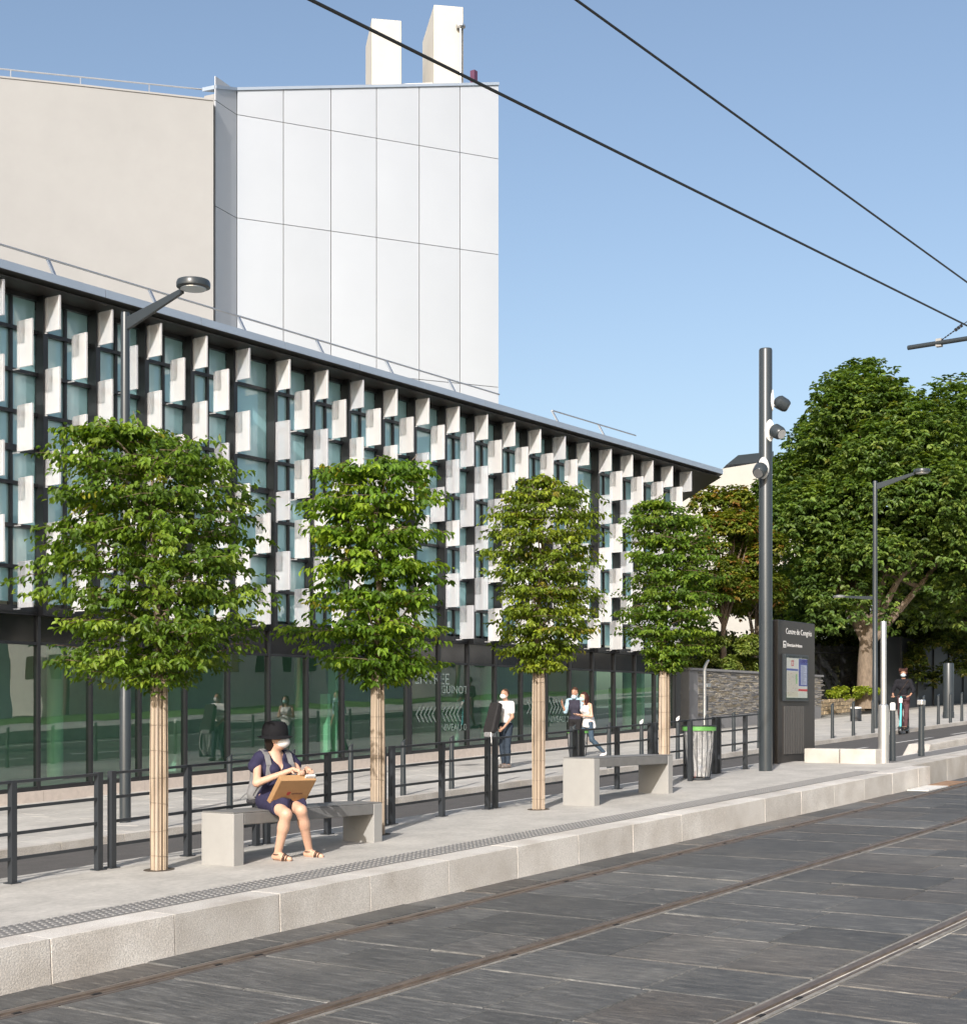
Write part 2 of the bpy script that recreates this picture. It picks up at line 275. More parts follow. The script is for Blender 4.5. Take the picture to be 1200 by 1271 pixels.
add_spots(M['plat'], 4.5, .74, .07); add_spots(M['plaza'], 3.5, .78, .06)
# ------------------------------------------------------------------ ground, tracks, platform, road, plaza
g = MB(); xs = [-600, -45, 80, 700]; zs = [K*-45-2.75, K*-45-2.75, K*80-2.75, K*80-2.75]
for i in range(3):
    g.quad((xs[i], -600, zs[i]), (xs[i+1], -600, zs[i+1]), (xs[i+1], 700, zs[i+1]), (xs[i], 700, zs[i]))
g.build('ground', M['ground'], kind='structure')
tb = MB().box(-30, 80, -4.0, 8.02, Z_TRACK-0.3, Z_TRACK-0.012, K).build('track_bed', M['mortar'], kind='structure')
# pavers: one unit block with chamfered top, scaled and tilted with the street
ub = MB(); c_ = 0.012
def unit_block(top_inset):
    i = top_inset
    return MB().add([(-.5,-.5,-1),(.5,-.5,-1),(.5,.5,-1),(-.5,.5,-1),(-.5,-.5,-.12),(.5,-.5,-.12),(.5,.5,-.12),(-.5,.5,-.12),
                     (-.5+i,-.5+i,0),(.5-i,-.5+i,0),(.5-i,.5-i,0),(-.5+i,.5-i,0)],
                    [(0,1,5,4),(1,2,6,5),(2,3,7,6),(3,0,4,7),(4,5,9,8),(5,6,10,9),(6,7,11,10),(7,4,8,11),(8,9,10,11)])
paver_me = unit_block(0.008).mesh('paving_stone', M['slate'])
TILT = -math.atan(K)
RAILS = (7.58, 5.99, 3.76, 2.17)
bands = [(7.65, 8.01, 1), (6.065, 7.45, 2), (3.835, 5.86, 3), (2.245, 3.63, 2), (0.1, 2.01, 3)]
stones = []
for y0, y1, nmax in bands:
    x = 1.2 + random.random()*0.5
    while x < 46:
        w = random.uniform(0.55, 0.98) if nmax > 1 else random.uniform(0.8, 1.25)
        if nmax == 1: cuts = [y0, y1]
        elif nmax == 2: cuts = [y0, y1] if random.random() < 0.45 else [y0, y0+(y1-y0)*random.uniform(0.33, 0.67), y1]
        else:
            cuts = [y0, y0+(y1-y0)*random.uniform(0.38, 0.62), y1] if random.random() < 0.6 else [y0, y0+(y1-y0)*random.uniform(0.25, 0.4), y0+(y1-y0)*random.uniform(0.6, 0.75), y1]
        for a, b in zip(cuts[:-1], cuts[1:]):
            stones.append((x, x+w, a, b))
        x += w
def in_view(x, y):
    D = 0.80779*x + 0.58947*y; r = 0.58947*x - 0.80779*y
    return D > 3 and -0.40 < r/D < 0.40 and (0.0415*x-2.0)/D > -0.30
stones = [s for s in stones if in_view((s[0]+s[1])/2, (s[2]+s[3])/2) and not (0.5*(s[0]+s[1]) < 6 and s[3] < 2)]
stones.sort(key=lambda s: 0.80779*s[0]+0.58947*s[2])
far = MB()
for i, (x0, x1, y0, y1) in enumerate(stones):
    gx = random.uniform(0.008, 0.030); gy = random.uniform(0.004, 0.018); dz = random.uniform(-0.004, 0.003)
    xa, xb, ya, yb = x0+gx*.5, x1-gx*.5, y0+gy*.5, y1-gy*.5
    cx, cy = (xa+xb)/2, (ya+yb)/2
    if i < 295:
        link('paving_stone', paver_me, tb, loc=(cx, cy, gz(cx, Z_TRACK)+dz), rot=(random.gauss(0,.002), TILT+random.gauss(0,.002), random.gauss(0,.004)), scale=(xb-xa, yb-ya, 0.08))
    else:
        far.box(xa, xb, ya, yb, Z_TRACK-0.05, Z_TRACK+dz, K)
if far.v: far.build('far_paving', M['slate'], tb, kind='stuff')
# grooved rails
for i, y in enumerate(RAILS):
    lab = ['grooved steel tram rail nearest the platform kerb', 'brown grooved tram rail second from the platform kerb', 'grooved tram rail third from the platform kerb, running out at bottom right', 'grooved tram rail furthest from the platform, at the bottom corner'][i]
    t = thing('tram_rail', lab, 'rail', (0, y, gz(0, Z_TRACK)), 'tram rails'); t.rotation_euler = (0, TILT, 0)
    x0, x1 = -8, 62
    m = MB().box(x0, x1, -0.028, 0.030, -0.12, 0.004); m.build('rail_head', M['rail'], t)
    MB().box(x0, x1, -0.090, -0.066, -0.12, 0.001).build('guard_lip', M['rail'], t)
    MB().box(x0, x1, -0.066, -0.028, -0.12, -0.04).build('groove', M['groove'], t)
    s_ = MB(); s_.box(x0, x1, 0.030, 0.066, -0.12, -0.003); s_.build('mortar_strip', M['railside'] if i == 1 else M['rmort'], t)
    s_ = MB(); s_.box(x0, x1, -0.122, -0.090, -0.12, -0.003); s_.build('mortar_strip', M['railside'] if i == 0 else M['rmort'], t)
    s_ = MB(); x = 2.0
    while x < 34:     # dark drain slots and weld marks in the guard lip
        if random.random() < 0.45: s_.box(x, x+random.uniform(.04, .09), -0.092, -0.064, -0.02, 0.0025)
        x += random.uniform(0.35, 1.1)
    s_.build('drain_slots', M['groove'], t, kind='stuff')
# platform slab with its kerb stones and the dotted warning strip
pl = MB(); pl.box(-12, 23.30, 8.352, 10.85, Z_PLAT-0.6, Z_PLAT, K); pl.box(23.302, 46, 8.82, 9.50, Z_PLAT-0.6, Z_PLAT-0.03, K)
pl.box(46.002, 90, 8.82, 9.50, Z_PLAT-0.6, Z_PLAT-0.03, K)
plat = pl.build('platform', M['plat'], kind='structure')
kerb_me = MB().box(-.5, .5, 0, 0.31, -0.6, 0.0, 0).mesh('kerb_stone', M['granite'])
x = 1.93
kx = []
while x < 22.6:
    kx.append((x, min(x+1.07, 22.78))); x += 1.07
for a, b in kx:
    cx = (a+b)/2; o = link('kerb_stone', kerb_me, plat, loc=(cx, 8.04+random.gauss(0,.0015), gz(cx, Z_PLAT)+random.gauss(0,.0015)), rot=(0, TILT, 0), scale=(b-a-0.006, 1, 1)); bevel(o, 0.0025, 1)
kerb2 = MB().box(-.5, .5, 0, 0.30, -0.6, 0.0, 0).mesh('kerb_stone', M['granite2'])
for i in range(26):
    cx = 22.79+0.5+i*1.07; o = link('kerb_stone', kerb2, plat, loc=(cx, 8.5, gz(cx, Z_PLAT-0.03)), rot=(0, TILT, 0), scale=(1.064, 1, 1)); bevel(o, 0.0025, 1)
st = MB().box(1.0, 21.45, 8.356, 8.715, Z_PLAT-0.02, Z_PLAT+0.004, K); st.build('warning_strip', M['tact'], plat)
sd = MB(); nx = int((21.4-4.5)/0.062)
for i in range(nx):
    for j in range(5):
        xx = 4.55+i*0.062+(0.031 if j % 2 else 0); yy = 8.39+j*0.072; r = 0.014
        z = gz(xx, Z_PLAT)+0.004
        sd.add([(xx-r,yy-r,z),(xx+r,yy-r,z),(xx+r,yy+r,z),(xx-r,yy+r,z),(xx-r*.6,yy-r*.6,z+.006),(xx+r*.6,yy-r*.6,z+.006),(xx+r*.6,yy+r*.6,z+.006),(xx-r*.6,yy+r*.6,z+.006)],
               [(4,5,6,7),(0,1,5,4),(1,2,6,5),(2,3,7,6),(3,0,4,7)])
sd.build('strip_studs', M['stud'], plat, kind='stuff')
MB().box(23.6, 34, 9.0, 9.42, Z_PLAT-0.05, Z_PLAT-0.025, K).build('warning_strip', M['tact'], plat)
# low granite upstand closing the platform end, and the kerb island further up
up = thing('granite_upstand', 'low pale granite block wall closing the platform end beside the black totem', 'low wall', (23.0, 9.0, gz(23.0, Z_PLAT)))
for i in range(2):
    o = MB().box(0, 0.30, 0.008+i*0.62, 0.612+i*0.62, -0.3, 0.235).build('granite_block', M['granite2'], up); bevel(o, 0.015)
isl = thing('kerb_island', 'low sloping granite kerb nose at the edge of the road, right of the bollards', 'kerb', (26.6, 9.52, gz(26.6, Z_PLAT)))
o = MB().hexa([(0,0,-.3),(9,0,-.3+9*K),(9,.5,-.3+9*K),(0,.5,-.3),(0.5,0.04,.10),(9,.04,.16+9*K),(9,.46,.16+9*K),(0.5,.46,.10)]).build('kerb_nose', M['granite2'], isl); bevel(o, .02)
# steel plates sunk in the track at the kerb end
t = thing('track_cover_plate', 'light steel and rust plates set in the track where the tall kerb ends', 'cover plate', (21.7, 7.68, gz(21.7, Z_TRACK)+0.012)); t.rotation_euler = (0, TILT, 0)
MB().box(0, 0.85, 0, 0.33, -.05, 0).build('plate', M['paint'], t); MB().box(0.88, 1.75, 0, 0.33, -.05, 0.002).build('plate', mat('rust', (0.28, 0.17, 0.10), 0.8, var=.3), t)
# road
rd = MB(); 
for xa, xb, ya in ((-30, 23.302, 10.84), (23.302, 130, 9.49)):
    rd.quad((xa, ya, gz(xa, z_road(ya))), (xb, ya, gz(xb, z_road(ya))), (xb, 16.22, gz(xb, z_road(16.2))), (xa, 16.22, gz(xa, z_road(16.2))))
road = rd.build('road', M['asphalt'], kind='structure')
mk = MB()
def rline(x0, x1, y, w): 
    za, zb = z_road(y)+.004, z_road(y+w)+.004
    mk.quad((x0,y,gz(x0,za)),(x1,y,gz(x1,za)),(x1,y+w,gz(x1,zb)),(x0,y+w,gz(x0,zb)))
for i in range(-4, 14): rline(31.5+i*4.6, 34.6+i*4.6, 13.7, 0.12)
rline(24, 100, 10.6, 0.12)
mk.build('lane_marking', M['paint'], road)
# plaza: kerb then slabs
pz = MB().quad((-30,16.2,gz(-30,-2.215)),(130,16.2,gz(130,-2.215)),(130,60,gz(130,z_plaza(60)-.015)),(-30,60,gz(-30,z_plaza(60)-.015)))
pz.quad((-30,16.2,gz(-30,-2.6)),(130,16.2,gz(130,-2.6)),(130,16.2,gz(130,-2.215)),(-30,16.2,gz(-30,-2.215)))
plaza = pz.build('plaza', M['joint'], kind='structure')
pk_me = MB().box(-.5, .5, 0, 0.16, -0.3, 0.0).mesh('kerb_stone', M['granite2'])
for i in range(64):
    cx = 10+i*1.07; link('kerb_stone', pk_me, plaza, loc=(cx, 16.19, gz(cx, -2.195)), rot=(0, TILT, 0), scale=(1.058, 1, 1))
slab_me = unit_block(0.006).mesh('paving_slab', M['plaza'])
rows = []; y = 16.36
while y < 23.9:
    h = random.choice((0.42, 0.56, 0.7)); rows.append((y, min(y+h, 24.0))); y += h
sl_list = []
for (ya, yb) in rows:
    x = 9 + random.random()
    while x < 75:
        w = random.uniform(0.8, 1.7); sl_list.append((x, x+w, ya, yb)); x += w
def in_view2(x, y):
    D = 0.80779*x + 0.58947*y; r = 0.58947*x - 0.80779*y; return -0.36 < r/D < 0.36
sl_list = [s for s in sl_list if in_view2((s[0]+s[1])/2, (s[2]+s[3])/2)]
sl_list.sort(key=lambda s: 0.80779*s[0]+0.58947*s[2])
fs = MB(); S_ROT = math.atan2(-0.18, 7.6)
for i, (x0, x1, y0, y1) in enumerate(sl_list):
    cx, cy = (x0+x1)/2, (y0+y1)/2; dz = random.uniform(-.003, .002)
    if i < 295: link('paving_slab', slab_me, plaza, loc=(cx, cy, gz(cx, z_plaza(cy))+dz), rot=(S_ROT, TILT, 0), scale=(x1-x0-.009, y1-y0-.009, .06))
    else:
        za, zb = z_plaza(y0)+dz, z_plaza(y1)+dz; e = .005
        v = [(x0+e,y0+e,gz(x0,za)),(x1-e,y0+e,gz(x1,za)),(x1-e,y1-e,gz(x1,zb)),(x0+e,y1-e,gz(x0,zb))]
        fs.hexa([(p[0],p[1],p[2]-.05) for p in v]+v)
fs.build('far_slabs', M['plaza'], plaza, kind='stuff')

# ------------------------------------------------------------------ congress building (long glazed block with fins)
hall = thing('congress_hall', 'long glazed congress building with staggered white fins under a thin flat roof', 'building', (18.12, 23.86, -1.5))
HX, HY, HZ = hall.location
def HB(): return MB()
def hb(mb, name, m, kind=None, smooth=False, parent=hall):
    o = mb.build(name, m, parent, smooth, kind); o.matrix_parent_inverse = Matrix.Translation((-HX, -HY, -HZ)) if parent is hall else Matrix(); return o
def hlink(name, me, loc, scale=None, rot=None):
    return link(name, me, hall, loc=(loc[0]-HX, loc[1]-HY, loc[2]-HZ), scale=scale, rot=rot)
BAY = 1.257; X0 = 18.12; KMIN, KMAX = -3, 20; XEND = X0+KMAX*BAY+0.10
YG = 23.86; ZT = 8.01; SH = 2.94; ZB = 2.0
def bx(k): return X0 + k*BAY
# roof slab: thin, overhanging, running back at an angle at the far end
d2 = (0.748, 0.663)
tip = (45.3, 23.1)
roofpoly = [(-6, 23.1), tip, (tip[0]+d2[0]*16, tip[1]+d2[1]*16), (tip[0]+d2[0]*16-20, tip[1]+d2[1]*16+10), (-6, 45)]
hb(MB().prism([(p[0], p[1]+0.012, 8.203) for p in roofpoly], (0, 0, 0.13)), 'roof', M['roof'])
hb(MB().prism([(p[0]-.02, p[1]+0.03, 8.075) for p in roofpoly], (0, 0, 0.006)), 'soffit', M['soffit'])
x = -6
fx = []
while x < tip[0]-0.01:
    x2 = min(x+2*BAY, tip[0]); fx.append((x, x2)); x = x2
for a, b in fx: hb(MB().box(a+.006, b-.006, 23.085, 23.11, 8.186, 8.345), 'fascia_strip', M['fascia'])
n = np.array((d2[1], -d2[0], 0))*0.02; L = 16/8
for i in range(8):
    a = np.array((tip[0]+d2[0]*(i*L+.006), tip[1]-.012+d2[1]*(i*L+.006), 8.186)); b = np.array((d2[0]*(L-.012), d2[1]*(L-.012), 0))
    hb(MB().obox(a, b, n, (0,0,.159)), 'fascia_strip', M['fascia'])
# inclined guard rail on the roof edge
rr = MB(); zr = 8.33
def rail_run(x0, x1, y, step=2*BAY):
    rr.tube([(x0, y+.28, zr+.42), (x1, y+.28, zr+.42)], .022, 8)
    x = x0
    while x <= x1+.01:
        rr.obox((x-.03, y+.02, zr), (.06,0,0), (0,.05,0), (0, .25, .42)); x += step
rail_run(3, 32.9, 23.2); rail_run(35.5, 40.2, 23.2)
hb(rr, 'roof_rail', M['alu'])
# mullions, transoms, panes, fins
mull_me = MB().box(-.055, .055, 0, .24, ZB-.05, 8.19).mesh('mullion', M['black'])
mull2_me = MB().box(-.03, .03, 0, .10, ZB-.05, 8.19).mesh('mullion', M['black'])
tran_me = MB().box(0, BAY-.114, 0, .13, -.035, .035).mesh('transom', M['black'])
floor_me = MB().box(0, BAY-.114, 0, .16, -.06, .06).mesh('transom', M['black'])
for k in range(KMIN, KMAX+1): hlink('mullion', mull_me, (bx(k), 23.60, 0))
brk = (0, .225, .50, .765, 1.0)
pane_up = {}
def pane(w, h, m, nm='window_pane'):
    key = (round(w, 3), round(h, 3), m.name)
    if key not in pane_up: pane_up[key] = MB().box(0, w, 0, .024, 0, h).mesh(nm, m)
    return pane_up[key]
NO_MID = {(4, 0), (9, 1), (15, 0)}
for k in range(KMIN, KMAX):
    for s in (0, 1):
        top = ZT+.03 - s*SH
        for j in range(4):
            za, zb = top-brk[j+1]*SH, top-brk[j]*SH
            if (k, s) in NO_MID and j in (2,): continue
            if (k, s) in NO_MID and j == 1: za = top-brk[3]*SH
            m = M['glass_up']
            hlink('window_pane', pane(BAY-.116, zb-za-.06, m), (bx(k)+.058, YG, za+.03))
            hlink('transom', floor_me if j == 0 else tran_me, (bx(k)+.057, YG-.10, zb))
    hlink('transom', floor_me, (bx(k)+.057, YG-.10, ZB+.06))
def fin_mesh(name, h, m):
    f = MB(); d = .43; t = .018
    f.box(-t*.6, t*.6, 0, d, 0, h)
    f.box(-t*1.1, t*1.1, -.012, .016, -.006, h+.006); f.box(-t*1.1, t*1.1, d-.085, d-.062, -.006, h+.006)
    f.box(-t*1.05, t*1.05, .017, d-.086, h-.012, h+.006); f.box(-t*1.05, t*1.05, .017, d-.086, -.006, .012)
    f.box(-.014, .014, d-.06, d+.12, -.035, -.010)
    return f.mesh(name, m)
def fin_material(name, col, rough):
    m, nt, n, l, b = nodes(name); b.inputs['Roughness'].default_value = rough
    geo = n.new('ShaderNodeNewGeometry'); sp = n.new('ShaderNodeSeparateXYZ'); l.new(geo.outputs['Position'], sp.inputs[0])
    mu = n.new('ShaderNodeMath'); mu.operation = 'MULTIPLY'; mu.inputs[1].default_value = 2*math.pi/0.036; l.new(sp.outputs['Y'], mu.inputs[0])
    si = n.new('ShaderNodeMath'); si.operation = 'SINE'; l.new(mu.outputs[0], si.inputs[0])
    bp = n.new('ShaderNodeBump'); bp.inputs['Strength'].default_value = .5; bp.inputs['Distance'].default_value = .004; l.new(si.outputs[0], bp.inputs['Height']); l.new(bp.outputs[0], b.inputs['Normal'])
    tn = n.new('ShaderNodeTexNoise'); tn.inputs['Scale'].default_value = 2.5; tn.inputs['Detail'].default_value = 5; l.new(geo.outputs['Position'], tn.inputs['Vector'])
    oi = n.new('ShaderNodeObjectInfo'); mr = n.new('ShaderNodeMapRange'); mr.inputs['To Min'].default_value = .90; mr.inputs['To Max'].default_value = 1.05; l.new(oi.outputs['Random'], mr.inputs['Value'])
    mr2 = n.new('ShaderNodeMapRange'); mr2.inputs['To Min'].default_value = .88; mr2.inputs['To Max'].default_value = 1.08; l.new(tn.outputs['Fac'], mr2.inputs['Value'])
    pr = n.new('ShaderNodeMath'); pr.operation = 'MULTIPLY'; l.new(mr.outputs[0], pr.inputs[0]); l.new(mr2.outputs[0], pr.inputs[1])
    vm = n.new('ShaderNodeVectorMath'); vm.operation = 'SCALE'; vm.inputs[0].default_value = col; l.new(pr.outputs[0], vm.inputs['Scale']); l.new(vm.outputs[0], b.inputs['Base Color'])
    tr = n.new('ShaderNodeBsdfTransparent'); mx = n.new('ShaderNodeMixShader'); mx.inputs[0].default_value = .62      # fine perforation
    l.new(b.outputs[0], mx.inputs[1]); l.new(tr.outputs[0], mx.inputs[2]); l.new(mx.outputs[0], n['Material Output'].inputs[0])
    return m
M['fin'] = fin_material('fin_white', (.84, .84, .845), .5); M['fin2'] = fin_material('fin_grey', (.70, .715, .75), .45)
FH = (.64, .865, .855, .86)
FT = (0, .195, .463, .733)         # top of each row as a share of the storey
fins = [(fin_mesh('fin', FH[r], M['fin']), fin_mesh('fin', FH[r], M['fin2'])) for r in range(4)]
for k in range(KMIN, KMAX+1):
    for s in (0, 1):
        for r in range(4):
            xx = bx(k) if r % 2 == 0 else bx(k)+BAY*.5
            if r % 2 and (k == KMAX or (k, s) in NO_MID): continue
            z = ZT - s*SH - FT[r]*SH - FH[r]
            hlink('fin', fins[r][1 if random.random() < .25 else 0], (xx, 23.18, z+random.uniform(-.004,.004)), rot=(0, random.gauss(0,.002), random.gauss(0,.022)))
for k in range(KMIN, KMAX):       # thin mid mullions carrying the middle fins
    if (k, 0) not in NO_MID and (k, 1) not in NO_MID: hlink('mullion', mull2_me, (bx(k)+BAY*.5, YG-.06, 0))
# dark band and shopfront glazing of the ground floor
zbase = lambda x: gz(x, -2.15)
def px_poly(x0, x1, za0, za1, zb, y, t, m, nm):   # pane whose foot follows the street
    v = [(x0,y,za0),(x1,y,za1),(x1,y+t,za1),(x0,y+t,za0),(x0,y,zb),(x1,y,zb),(x1,y+t,zb),(x0,y+t,zb)]
    return hb(MB().hexa(v), nm, m)
for k in range(KMIN-1, KMAX):
    a, b = bx(k)+.03, bx(k+1)-.03
    px_poly(a, b, 1.44, 1.44, 1.95, YG, .03, M['spandrel'], 'band_panel')
    px_poly(a, b, zbase(a)+.06, zbase(b)+.06, 1.38, YG, .02, M['glass_gf'], 'shopfront_pane')
    hb(MB().box(a, b, YG-.05, YG+.05, 1.382, 1.438), 'transom', M['black'])
    hb(MB().hexa([(a,YG-.05,zbase(a)-.02),(b,YG-.05,zbase(b)-.02),(b,YG+.05,zbase(b)-.02),(a,YG+.05,zbase(a)-.02),(a,YG-.05,zbase(a)+.058),(b,YG-.05,zbase(b)+.058),(b,YG+.05,zbase(b)+.058),(a,YG+.05,zbase(a)+.058)]), 'transom', M['black'])
    pa, pb = bx(k)+.004, bx(k+1)-.004
    hb(MB().hexa([(pa,23.66,gz(pa,-2.9)),(pb,23.66,gz(pb,-2.9)),(pb,24.1,gz(pb,-2.9)),(pa,24.1,gz(pa,-2.9)),(pa,23.66,zbase(pa)-.022),(pb,23.66,zbase(pb)-.022),(pb,24.1,zbase(pb)-.022),(pa,24.1,zbase(pa)-.022)]), 'plinth_stone', M['plinth'])
for k in range(KMIN-1, KMAX+1):
    w = .03 if k != 9 else .09
    hb(MB().box(bx(k)-w, bx(k)+w, YG-.07, YG+.08, zbase(bx(k))-.02, 1.95), 'mullion', M['black'])
hb(MB().box(bx(KMIN-1), bx(KMAX)+.05, YG-.08, YG+.2, 1.952, 2.03), 'transom', M['black'])
hb(MB().box(bx(KMAX)+.051, bx(KMAX)+.35, YG-.1, YG+.4, -1.2, 8.19), 'end_pier', M['black'])
# rooms behind the glass
hb(MB().box(2, 43.4, 26.9, 27.1, -2.2, 8.19), 'back_wall', M['inwall'])
for z in (2.0, 5.02): hb(MB().box(2, 43.4, 24.05, 26.88, z-.06, z+.10), 'floor_slab', M['ceil'])
hb(MB().hexa([(2,24.1,gz(2,-2.3)),(43.4,24.1,gz(43.4,-2.3)),(43.4,26.88,gz(43.4,-2.3)),(2,26.88,gz(2,-2.3)),(2,24.1,gz(2,-2.17)),(43.4,24.1,gz(43.4,-2.17)),(43.4,26.88,gz(43.4,-2.17)),(2,26.88,gz(2,-2.17))]), 'interior_floor', M['interior'])
for x, y in ((27.15, 25.4), (42.6, 25.2), (35.2, 25.6), (20.2, 26)): hb(MB().cyl(x, y, gz(x, -2.2), 1.93, .17, n=20), 'interior_column', M['mint'], smooth=True)
for x, y, w, h in ((27.35, 24.7, .10, 1.6), (27.75, 24.8, .06, 2.2), (28.0, 24.9, .16, 3.1), (41.5, 25, .07, 1.4), (43.0, 24.9, .2, 2.0)): hb(MB().box(x, x+w, y, y+.25, gz(x, -2.17), gz(x, -2.17)+h), 'interior_screen', M['mint'])
for k in range(KMIN, KMAX):     # roller blinds and slanted struts behind the upper glazing
    for s in (0, 1):
        top = ZT - s*SH
        if random.random() < .8: hb(MB().box(bx(k)+.08, bx(k)+BAY*random.choice((.45, .95)), 24.12, 24.14, top-SH*random.uniform(.5, .95), top-.1), 'roller_blind', M['blind'])
        if k % 2: hb(MB().tube([(bx(k)+.2, 24.7, top-.3), (bx(k)+BAY*1.6, 24.7, top-SH+.25)], .09, 6), 'strut', M['ceil'])
for x0, x1, y0, y1 in ((2, 2.1, 24.1, 26.9), (14, 14.1, 25, 26.9), (22.9, 23.0, 25, 26.9), (33, 33.1, 25, 26.9)): hb(MB().box(x0, x1, y0, y1, -1.9, 1.93), 'partition_wall', M['inwall'])
# white vinyl arrows and words on the shopfront
def chevrons(x0, n, sgn, zc):
    mb = MB(); h = .20; w = .15; t = .055
    for i in range(n):
        x = x0+i*.165; a = x if sgn < 0 else x+w
        b = x+w if sgn < 0 else x
        for dz in (1, -1):
            mb.quad((a, YG-.004, zc), (a+t, YG-.004, zc), (b+t, YG-.004, zc+dz*h), (b, YG-.004, zc+dz*h))
    return hb(mb, 'arrow_graphic', M['vinyl'])
chevrons(29.75, 5, -1, .06); chevrons(30.82, 5, -1, .08); chevrons(34.75, 4, 1, .28); chevrons(35.9, 5, 1, .30)
def htext(s, size, x, z, m=M['vinyl']): 
    return text(s, size, 'lettering', m, hall, (x-HX, YG-.006-HY, z-HZ), ext=.0006)
htext('NIVEAU 0', .26, 30.80, -.36); htext('NIVEAU 2', .26, 35.85, -.15); htext('ENTREE', .42, 29.7, .85); htext('GUINOT', .30, 30.80, .62)

# ------------------------------------------------------------------ stage tower behind
def cw(r, D): return np.array((0.58947*r + 0.80779*D, -0.80779*r + 0.58947*D))   # metres right of / ahead of the viewpoint to street axes
tower = thing('stage_tower', 'tall blank tower with white metal panels, grey rendered wall and rooftop chimneys', 'building', (35, 35, 0))
def tb_(mb, name, m, smooth=False):
    o = mb.build(name, m, tower, smooth); o.matrix_parent_inverse = Matrix.Translation((-35, -35, 0)); return o
P1 = cw(-7.44, 45.0); u = np.array((0.8695, -0.4939)); Lf = 8.71; nrm = np.array((-0.4939, -0.8695))
P2 = P1 + u*Lf
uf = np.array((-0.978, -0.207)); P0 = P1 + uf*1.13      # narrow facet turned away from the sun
top = lambda t: 18.95 + 1.68*t
joints = (6.0, 10.75, 15.08, 18.2)
M['panel'] = mat('white_panel', (0.61, 0.63, 0.65), 0.28, metal=0.45, var=0.02, scale=0.5, bump=0.10, bscale=0.7, objvar=.03)
core = MB(); bk = -nrm*12
core.prism([(*(P1-nrm*.06), 4), (*(P2-nrm*.06), 4), (*(P2-nrm*.06), top(1)-.02), (*(P1-nrm*.06), top(0)-.02)], (*bk, 0))
tb_(core, 'core', M['roof'])
edges = [0, 1.447, 2.975, 4.475, 5.92, 7.33, 8.71]
levels = (4.0,) + joints
for i in range(6):
    a, b = edges[i]+.012, edges[i+1]-.012
    for j in range(5):
        za = levels[j]+.010
        z0a = z0b = za
        if j < 4: z1a = z1b = levels[j+1]-.010
        else: z1a, z1b = top(a/Lf)-.03, top(b/Lf)-.03
        pa, pb = P1+u*a, P1+u*b; m_ = (pa+pb)/2; zc = (z0a+z1a)/2; o_ = nrm*.05
        ba, bb = pa+(0,0) if False else pa, pb
        mb = MB(); N = 4; vs = []; 
        for q in range(N+1):
            for w_ in range(N+1):
                fu, fv = w_/N, q/N; p = pa*(1-fu)+pb*fu; z = (z0a*(1-fu)+z0b*fu)*(1-fv)+(z1a*(1-fu)+z1b*fu)*fv
                bul = .012*(1-(2*fu-1)**2)*(1-(2*fv-1)**2); p = p+nrm*(.0+bul); vs.append((p[0], p[1], z))
        fcs = [(q*(N+1)+w_, q*(N+1)+w_+1, (q+1)*(N+1)+w_+1, (q+1)*(N+1)+w_) for q in range(N) for w_ in range(N)]
        nb = len(vs); back = [(*(pa-nrm*.04), z0a), (*(pb-nrm*.04), z0b), (*(pb-nrm*.04), z1b), (*(pa-nrm*.04), z1a)]
        cidx = [0, N, (N+1)*(N+1)-1, N*(N+1)]
        bot = list(range(0, N+1)); rgt = [q*(N+1)+N for q in range(N+1)]; tp = [N*(N+1)+w_ for w_ in range(N, -1, -1)]; lft = [q*(N+1) for q in range(N, -1, -1)]
        fcs += [tuple([nb+0, nb+1]+bot[::-1]), tuple([nb+1, nb+2]+rgt[::-1]), tuple([nb+2, nb+3]+tp[::-1]), tuple([nb+3, nb+0]+lft[::-1])]
        mb.add(vs+back, fcs); tb_(mb, 'cladding_panel', M['panel'], smooth=True)
nf = np.array((0.207, -0.978))
M['facet'] = mat('shaded_panel', (0.46, 0.48, 0.51), .4, metal=.3, var=.02, scale=1, objvar=.02)  # darker copy of the white cladding: the facet's shade is put into its colour
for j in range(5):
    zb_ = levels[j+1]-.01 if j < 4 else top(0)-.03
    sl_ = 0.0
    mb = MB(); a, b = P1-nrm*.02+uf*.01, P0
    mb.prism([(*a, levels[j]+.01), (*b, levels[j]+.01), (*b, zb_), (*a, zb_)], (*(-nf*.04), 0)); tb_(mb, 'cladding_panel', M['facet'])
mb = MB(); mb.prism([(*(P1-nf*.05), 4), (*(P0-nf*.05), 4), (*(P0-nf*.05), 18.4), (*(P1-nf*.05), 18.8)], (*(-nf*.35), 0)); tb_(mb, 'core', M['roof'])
mb = MB(); cpt = nrm*.05
mb.prism([(*(P1+cpt), top(0)-.028), (*(P2+cpt), top(1)-.028), (*(P2+cpt), top(1)+.06), (*(P1+cpt), top(0)+.06)], (*(-nrm*.6), 0)); tb_(mb, 'parapet_capping', M['fascia'])
mb = MB(); mb.prism([(*(P1+nf*.03), top(0)-.028), (*(P0+nf*.03), 18.55), (*(P0+nf*.03), 18.66), (*(P1+nf*.03), top(0)+.06)], (*(-nf*.5), 0)); tb_(mb, 'parapet_capping', M['fascia'])
